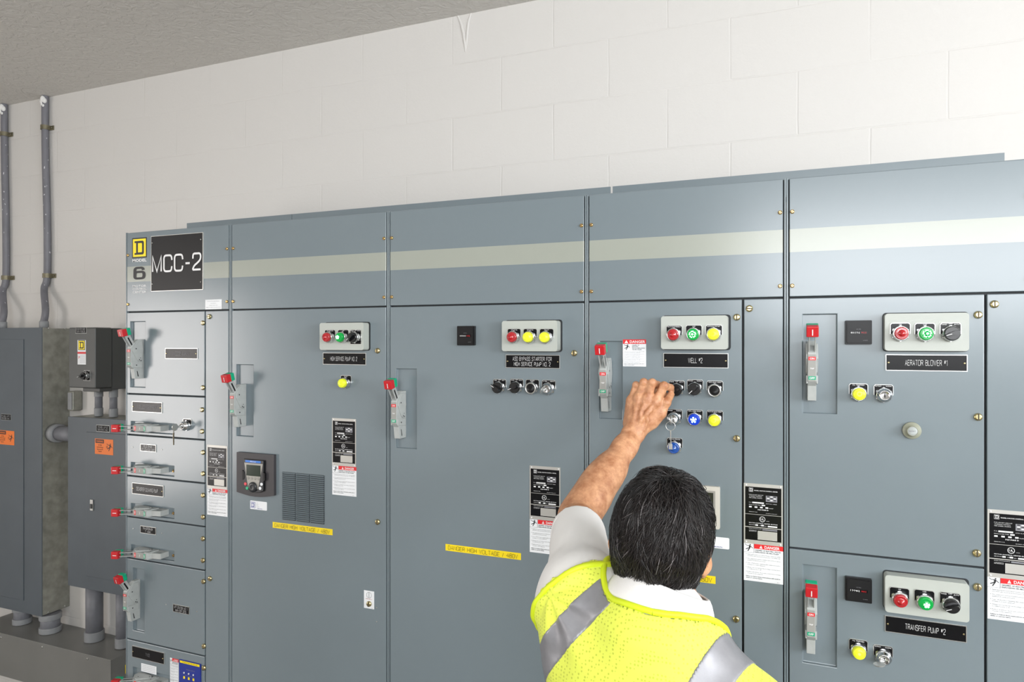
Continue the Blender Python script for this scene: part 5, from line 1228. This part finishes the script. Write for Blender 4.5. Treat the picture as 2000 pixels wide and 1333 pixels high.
# sleeve hem: a slightly raised band round the cuff
def ring_band(c, n, r0, r1, h, th, ells=(1, 1), seg=48, tw=0):
    n = np.array(n)/np.linalg.norm(n); a = np.cross(n, (0, 0, 1.)); a /= np.linalg.norm(a); b2 = np.cross(n, a); q = MB(); vs = []
    for (t, rr) in ((0, r0), (h, r1), (h, r1+th), (0, r0+th)):
        for i in range(seg):
            an = 2*math.pi*i/seg; vs.append(c+n*t+(a*math.cos(an)*ells[0]+b2*math.sin(an)*ells[1])*rr)
    fs = []
    for j in range(4):
        for i in range(seg): fs.append((j*seg+i, j*seg+(i+1) % seg, ((j+1) % 4)*seg+(i+1) % seg, ((j+1) % 4)*seg+i))
    q.add(vs, fs, 0, True); return q
# collar: folded band following the neck
q = MB(); seg = 64; rows = []
def collar_pt(an, lvl):
    # an: 0 = back of neck, +-pi = front ; returns a point
    c0 = nb+nbv*.0; sx = math.sin(an); cy = -math.cos(an)
    base = c7+np.array((0, .046, .004))
    rx_, ry_ = .069, .066
    if lvl == 0: rr, zz = 1.00, .038-.012*(1-math.cos(an))      # inner top
    elif lvl == 1: rr, zz = 1.05, .042-.012*(1-math.cos(an))    # crest
    elif lvl == 2: rr, zz = 1.20, .026-.014*(1-math.cos(an))
    elif lvl == 3: rr, zz = 1.42, -.001-.020*(1-math.cos(an))
    elif lvl == 4: rr, zz = 1.40, -.005-.020*(1-math.cos(an))
    elif lvl == 5: rr, zz = 1.12, .012-.014*(1-math.cos(an))
    else: rr, zz = 1.0, -.015-.012*(1-math.cos(an))
    tiltv = np.array((sx*rx_*rr, cy*ry_*rr, zz)); 
    # tilt with the shoulder line
    tl = math.atan2(shL[2]-shR[2], shR[0]-shL[0])*.75; c_, s_ = math.cos(tl), math.sin(tl)
    return base+np.array((tiltv[0]*c_+tiltv[2]*s_, tiltv[1], -tiltv[0]*s_+tiltv[2]*c_-.10*(tiltv[1]+.066)))
vs = [collar_pt(-math.pi*.97+2*math.pi*.97*i/seg, l) for l in range(7) for i in range(seg+1)]
fs = [(l*(seg+1)+i, l*(seg+1)+i+1, (l+1)*(seg+1)+i+1, (l+1)*(seg+1)+i) for l in range(6) for i in range(seg)]
q.add(vs, fs, 0, True); COLL = build('collar', q, SHIRT, SH); COLL.modifiers.new('sol', 'SOLIDIFY').thickness = .0022; md = COLL.modifiers.new('sub', 'SUBSURF'); md.levels = md.render_levels = 1

# ---- vest
VEST, nt, b = new_mat('hi_vis_mesh'); b.inputs['Roughness'].default_value = .7; b.inputs['Sheen Weight'].default_value = .1
tc = N(nt, 'ShaderNodeTexCoord'); sp = N(nt, 'ShaderNodeSeparateXYZ'); nt.links.new(tc.outputs['Object'], sp.inputs[0])
vo = N(nt, 'ShaderNodeTexVoronoi'); vo.inputs['Scale'].default_value = 165; vo.inputs['Randomness'].default_value = .22; nt.links.new(tc.outputs['Object'], vo.inputs['Vector'])
rr = N(nt, 'ShaderNodeMapRange'); rr.inputs['From Min'].default_value = .33; rr.inputs['From Max'].default_value = .24; nt.links.new(vo.outputs['Distance'], rr.inputs['Value'])
mx = N(nt, 'ShaderNodeMix', data_type='RGBA'); nt.links.new(rr.outputs[0], mx.inputs[0]); mx.inputs[6].default_value = (.80, .89, .10, 1); mx.inputs[7].default_value = (.54, .62, .05, 1); nt.links.new(mx.outputs[2], b.inputs['Base Color'])
bp = N(nt, 'ShaderNodeBump'); bp.inputs['Strength'].default_value = .4; bp.inputs['Distance'].default_value = .0005; nt.links.new(rr.outputs[0], bp.inputs['Height']); bp.invert = True; nt.links.new(bp.outputs[0], b.inputs['Normal'])
VTRIM = simple('hi_vis_binding', (.70, .84, .02), .55)
REFL = simple('silver_reflective_tape', (.30, .30, .32), .42, metal=.35, noise=.06, nscale=60, bump=.15, bscale=500, bdist=.0006)
ax4 = (axis_pts((-.47, .10, .0038)), axis_pts((-.93, -.42, .0040)), axis_pts((.95, 1.28, .010), (1.28, 1.60, .0036)))
ax5 = (axis_pts((-.47, .10, .0026)), axis_pts((-.93, -.42, .0028)), axis_pts((.95, 1.25, .012), (1.25, 1.60, .0026)))
def vest_field(off, axs=ax4):
    f = Fld(*axs); torso_prims(f, off); X, Y, Z = f.grid((slice(None),)*3)
    rx0, ry0, rz0 = X-shL[0], Y-shL[1], Z-shL[2]
    rd = np.sqrt(rx0**2+ry0**2+rz0**2)
    # folds: broad drape plus creases radiating from the raised shoulder
    az = np.arctan2(Z-shL[2]-.02, X-shL[0]+.03)
    fold = .0030*np.sin(az*8+1.0+rd*8)*np.exp(-((rd-.12)/.09)**2)+.0035*noise3(X, Y, Z, 26, 11)+.0012*noise3(X, Y, Z, 70, 5)
    f.v = (f.v-fold).astype(np.float32)
    sl = (X-cen[0])*lat[0]+(Y-cen[1])*lat[1]+(Z-cen[2])*lat[2]; up_ = (X-cen[0])*upv[0]+(Y-cen[1])*upv[1]+(Z-cen[2])*upv[2]; fw = (X-cen[0])*fwd[0]+(Y-cen[1])*fwd[1]+(Z-cen[2])*fwd[2]
    return f, X, Y, Z, sl, up_, fw
f, X, Y, Z, sl, up_, fw = vest_field(.0150)
HL = float(np.linalg.norm(shR-shL))/2
nL = -lat*.85+upv*.22+fwd*.45; nL /= np.linalg.norm(nL); armL = (X-shL[0])*nL[0]+(Y-shL[1])*nL[1]+(Z-shL[2])*nL[2]+.010; armR = sl-(HL+.034)-.45*np.maximum(0, 1.28-Z)
FV0 = f.v.copy(); d = np.maximum(f.v, armL.astype(np.float32)); d = np.maximum(d, armR.astype(np.float32))
# neckline: vertical elliptic hole
nc = c7+np.array((.002, .060, 0)); tl = math.atan2(shL[2]-shR[2], shR[0]-shL[0])*.6
hx = (X-nc[0])/.104; hy = (Y-nc[1])/.111; hole = (1-np.sqrt(hx*hx+hy*hy))*.11
d = np.maximum(d, np.where(Z > 1.36, hole, -1)); d = np.maximum(d, .985-Z)
f.v = d.astype(np.float32); P, Q = f.mesh()
def fsample(fv, p):
    idx = []; w = []
    for a, x in zip(f.ax, p):
        i = int(np.clip(np.searchsorted(a, x)-1, 0, len(a)-2)); idx.append(i); w.append(float(np.clip((x-a[i])/(a[i+1]-a[i]), 0, 1)))
    o = 0
    for c in range(8):
        b3 = [(c >> t) & 1 for t in range(3)]; o += fv[idx[0]+b3[0], idx[1]+b3[1], idx[2]+b3[2]]*np.prod([w[t] if b3[t] else 1-w[t] for t in range(3)])
    return o
def march(fv, p0, dr, L, st=.0015):
    last = None
    for t in np.arange(0, L, st):
        if fsample(fv, p0+dr*t) < 0: last = t
    return None if last is None else p0+dr*(last+st*.5)
neckp = []
for an in np.linspace(0, 2*math.pi, 97):
    q0 = np.array((nc[0]+.104*math.sin(an), nc[1]-.111*math.cos(an), 1.36)); r_ = march(FV0, q0, np.array((0., 0., 1.)), .2)
    if r_ is not None: neckp.append(r_)
armp = []
pc = shL-nL*.010+np.array((0, .0, -.02)); e1 = np.cross(nL, (0, 0, 1.)); e1 /= np.linalg.norm(e1); e2 = np.cross(nL, e1)
for an in np.linspace(0, 2*math.pi, 97):
    r_ = march(FV0, pc, e1*math.cos(an)+e2*math.sin(an), .20)
    if r_ is not None: armp.append(r_)
def smooth_path(P_, n=2):
    P_ = np.array(P_)
    for _ in range(n): P_[1:-1] = (P_[:-2]+P_[1:-1]*2+P_[2:])/4
    return P_
BIND = [smooth_path(neckp), smooth_path(armp)]
# fold the mesh back onto a thin garment is not needed: it is closed around the body
VE = np_mesh('vest', P, Q, [VEST], MAN, smooth=2)
edge = d
for pth in BIND: build('binding', MB().tube(pth, .0052, 10), VTRIM, VE)
# reflective stripes over both shoulders
for side in (-1, 1):
    f2, X, Y, Z, sl, up_, fw = vest_field(.0165, ax5)
    if side > 0: cs = sl-(HL*.62)-.32*np.maximum(0, 1.28-Z); band = np.abs(cs)-.026
    else: cs = sl+HL*.70-.30*np.maximum(up_, -.16)-.36*np.maximum(0, 1.20-Z); band = np.abs(cs)-.025
    dd = np.maximum(f2.v, band); dd = np.maximum(dd, np.where(Z > 1.36, (1-np.sqrt(((X-nc[0])/.104)**2+((Y-nc[1])/.111)**2))*.11+.004, -1)); dd = np.maximum(dd, 1.0-Z)
    # only a thin skin: remove the inside
    dd = np.maximum(dd, -(f2.v+.012)); f2.v = dd.astype(np.float32); P, Q = f2.mesh()
    o = np_mesh('reflective_stripe', P, Q, [REFL], VE, smooth=2)
# trousers and shoes
f = Fld(axis_pts((-.42, .12, .009)), axis_pts((-.86, -.42, .009)), axis_pts((.03, 1.06, .011)))
f.cap(belly+(0, 0, -.04), pel, .137, .146, .05); f.cap(pel+(-.05, 0, -.02), pel+(.05, 0, -.02), .125, .125, .05)
for h_, k_, a_ in ((hipL, kL, aL), (hipR, kR, aR)): f.cap(h_, k_, .100, .078, .02); f.cap(k_, a_, .078, .066, .02)
X, Y, Z = f.grid((slice(None),)*3); f.v = np.maximum(f.v+.003*noise3(X, Y, Z, 30, 8), .06-Z).astype(np.float32); f.v = np.maximum(f.v, Z-1.03).astype(np.float32)
P, Q = f.mesh(); np_mesh('trousers', P, Q, [simple('navy_trousers', (.03, .04, .07), .8, noise=.1, nscale=80)], MAN, smooth=2)
for a_ in (aL, aR):
    f = Fld(axis_pts((a_[0]-.08, a_[0]+.08, .005)), axis_pts((a_[1]-.12, a_[1]+.24, .005)), axis_pts((-.01, .16, .005)))
    f.cap(a_+(0, -.030, -.045), a_+(0, .150, -.055), .048, .038, .03, sq=((0, 0, 1), 1.0)); f.cap(a_+(0, -.01, .03), a_+(0, -.01, -.04), .050, .052, .03)
    X, Y, Z = f.grid((slice(None),)*3); f.v = np.maximum(np.maximum(f.v, .001-Z), Z-.135).astype(np.float32); P, Q = f.mesh(); np_mesh('shoe', P, Q, [simple('black_leather', (.015, .014, .013), .45)], MAN, smooth=2)

# ---- hair
A, B, CT = .0755, .0965, .1060        # scalp half axes
prof = []
for h in np.concatenate([np.linspace(CT, .0, 24), np.linspace(-.006, -.110, 19)]):
    if h >= 0: r = math.sqrt(max(0, 1-(h/CT)**2))
    else: r = (1-(abs(h)/.150)**2.2)**.5-.25*(abs(h)/.11)**1.4
    prof.append((r, h+.004))
prof = np.array(prof); dl = np.hypot(np.diff(prof[:, 0])*.094, np.diff(prof[:, 1])); Sarc = np.concatenate([[0], np.cumsum(dl)])
def surf(s_, th, lift):                       # th: 0 = back (-y), pi/2 = right (+x)
    r = np.interp(s_, Sarc, prof[:, 0]); h = np.interp(s_, Sarc, prof[:, 1])
    low = np.clip(-h/.11, 0, 1); bb = np.where(np.cos(th) > 0, B-.018*low, B)
    x = np.sin(th)*(A*r+lift*np.minimum(1, r*2+.2)); y = -np.cos(th)*(bb*r+lift*np.minimum(1, r*2+.2)); z = h+lift*np.clip(h/CT, -.15, 1)
    return np.stack([x, y-.010, z], -1)
hlim = lambda th: np.interp(np.abs(((th+math.pi) % (2*math.pi))-math.pi), [0, .9, 1.25, 1.50, 1.75, 2.3, 3.15], [-.112, -.104, -.070, -.008, -.030, .045, .062])
cap = MB(); nT, nS = 72, 44; Sm = Sarc[-1]
TH = np.linspace(0, 2*math.pi, nT+1)[:-1]
grid_ = []
for j in range(nS+1):
    s_ = np.minimum(Sm*j/nS, [np.interp(-(hlim(t)), -prof[:, 1], Sarc) for t in TH]); grid_.append(surf(np.array(s_), TH, .0012))
G = np.array(grid_); Gw = (G@HR.T)+HC
vs = [tuple(p) for row in Gw for p in row]; fs = [(j*nT+i, (j+1)*nT+i, (j+1)*nT+(i+1) % nT, j*nT+(i+1) % nT) for j in range(nS) for i in range(nT)]
cap.add(vs, fs, 0, True)
HAIR, nt, b = new_mat('dark_brown_hair'); b.inputs['Roughness'].default_value = .38; b.inputs['Specular IOR Level'].default_value = .6
at = N(nt, 'ShaderNodeAttribute'); at.attribute_name = 'tone'; cr = N(nt, 'ShaderNodeValToRGB'); e = cr.color_ramp.elements; e[0].color = (.004, .003, .003, 1); e[1].position = .90; e[1].color = (.020, .014, .013, 1); x_ = e.new(.97); x_.color = (.22, .20, .20, 1)
nt.links.new(at.outputs['Fac'], cr.inputs[0]); nt.links.new(cr.outputs[0], b.inputs['Base Color'])
HCAP = build('hair', cap, simple('scalp_hair', (.012, .009, .009), .7), MAN); HCAP.modifiers.new('sol', 'SOLIDIFY').thickness = -.003
rs = np.random.RandomState(4); NS = 20000; seg = 7
th0 = rs.uniform(-math.pi, math.pi, NS); s0 = Sm*rs.uniform(0, 1, NS)**.75
ok = np.interp(s0, Sarc, prof[:, 1]) > hlim(th0)+.002; th0, s0 = th0[ok], s0[ok]; n = len(th0)
def cl(a, b2, sd, k1, k2):
    r = np.random.RandomState(sd); o = 0
    for _ in range(5): o = o+np.sin(a*r.normal()*k1+b2*r.normal()*k2+r.uniform(0, 6.3))
    return o/5
clump = cl(th0, s0, 1, 4, 45); clump2 = cl(th0, s0, 2, 11, 110); low = np.interp(s0, Sarc, prof[:, 1])
Lh = (.036+.014*rs.rand(n))*np.where(low < -.045, .52, 1.0); lift1 = .0055+.0085*rs.rand(n)+.0060*clump; swirl = (1.05*clump+.75*clump2+.28*rs.normal(size=n))
pts = []
s_ = s0.copy(); th = th0.copy()
for j in range(seg+1):
    t = j/seg; rr_ = np.maximum(np.interp(s_, Sarc, prof[:, 0]), .18)*.095
    lf = .0015+lift1*np.sin(min(1, t*1.25)*math.pi/2)*(1-.25*t)
    pts.append(surf(np.minimum(s_, Sm+.0), th, np.maximum(lf, .001))+np.stack([0*s_, 0*s_, -np.maximum(s_-Sm, 0)], -1))
    ds = Lh/seg; ang = swirl*(1+.6*t)+.35*np.sin(th0*3)*0; s_ = s_+ds*np.cos(ang*.8); th = th+ds*np.sin(ang*.8)/rr_
C_ = np.stack(pts, 1)                          # n, seg+1, 3
Tn = np.gradient(C_, axis=1); Tn /= np.linalg.norm(Tn, axis=2, keepdims=True)+1e-9
Nn = C_/(np.linalg.norm(C_, axis=2, keepdims=True)+1e-9); Bn = np.cross(Tn, Nn); Bn /= np.linalg.norm(Bn, axis=2, keepdims=True)+1e-9; Nn = np.cross(Bn, Tn)
wdt = (.00042+.0002*rs.rand(n))[:, None]*np.array([1.2-.85*(j/seg)**2 for j in range(seg+1)])[None, :]
ring = [C_+Bn*wdt[..., None]*math.cos(a)+Nn*wdt[..., None]*math.sin(a) for a in (.52, 2.62, 4.71)]
V = np.stack(ring, 2).reshape(-1, 3)           # n,(seg+1),3
V = V@HR.T+HC
base_ = (np.arange(n)[:, None]*(seg+1)+np.arange(seg)[None, :])*3; Fq = []
for k_ in range(3):
    k2 = (k_+1) % 3; Fq.append(np.stack([base_+k_, base_+k2, base_+3+k2, base_+3+k_], -1).reshape(-1, 4))
Fq = np.concatenate(Fq); HS = np_mesh('hair_strands', V, Fq, [HAIR], HCAP); HS['kind'] = 'stuff'
tone = rs.rand(n); tone = np.where(tone > .982, 1.0, tone*.9); att = HS.data.attributes.new('tone', 'FLOAT', 'POINT'); att.data.foreach_set('value', np.repeat(tone, (seg+1)*3).astype(np.float32)[:len(HS.data.vertices)])
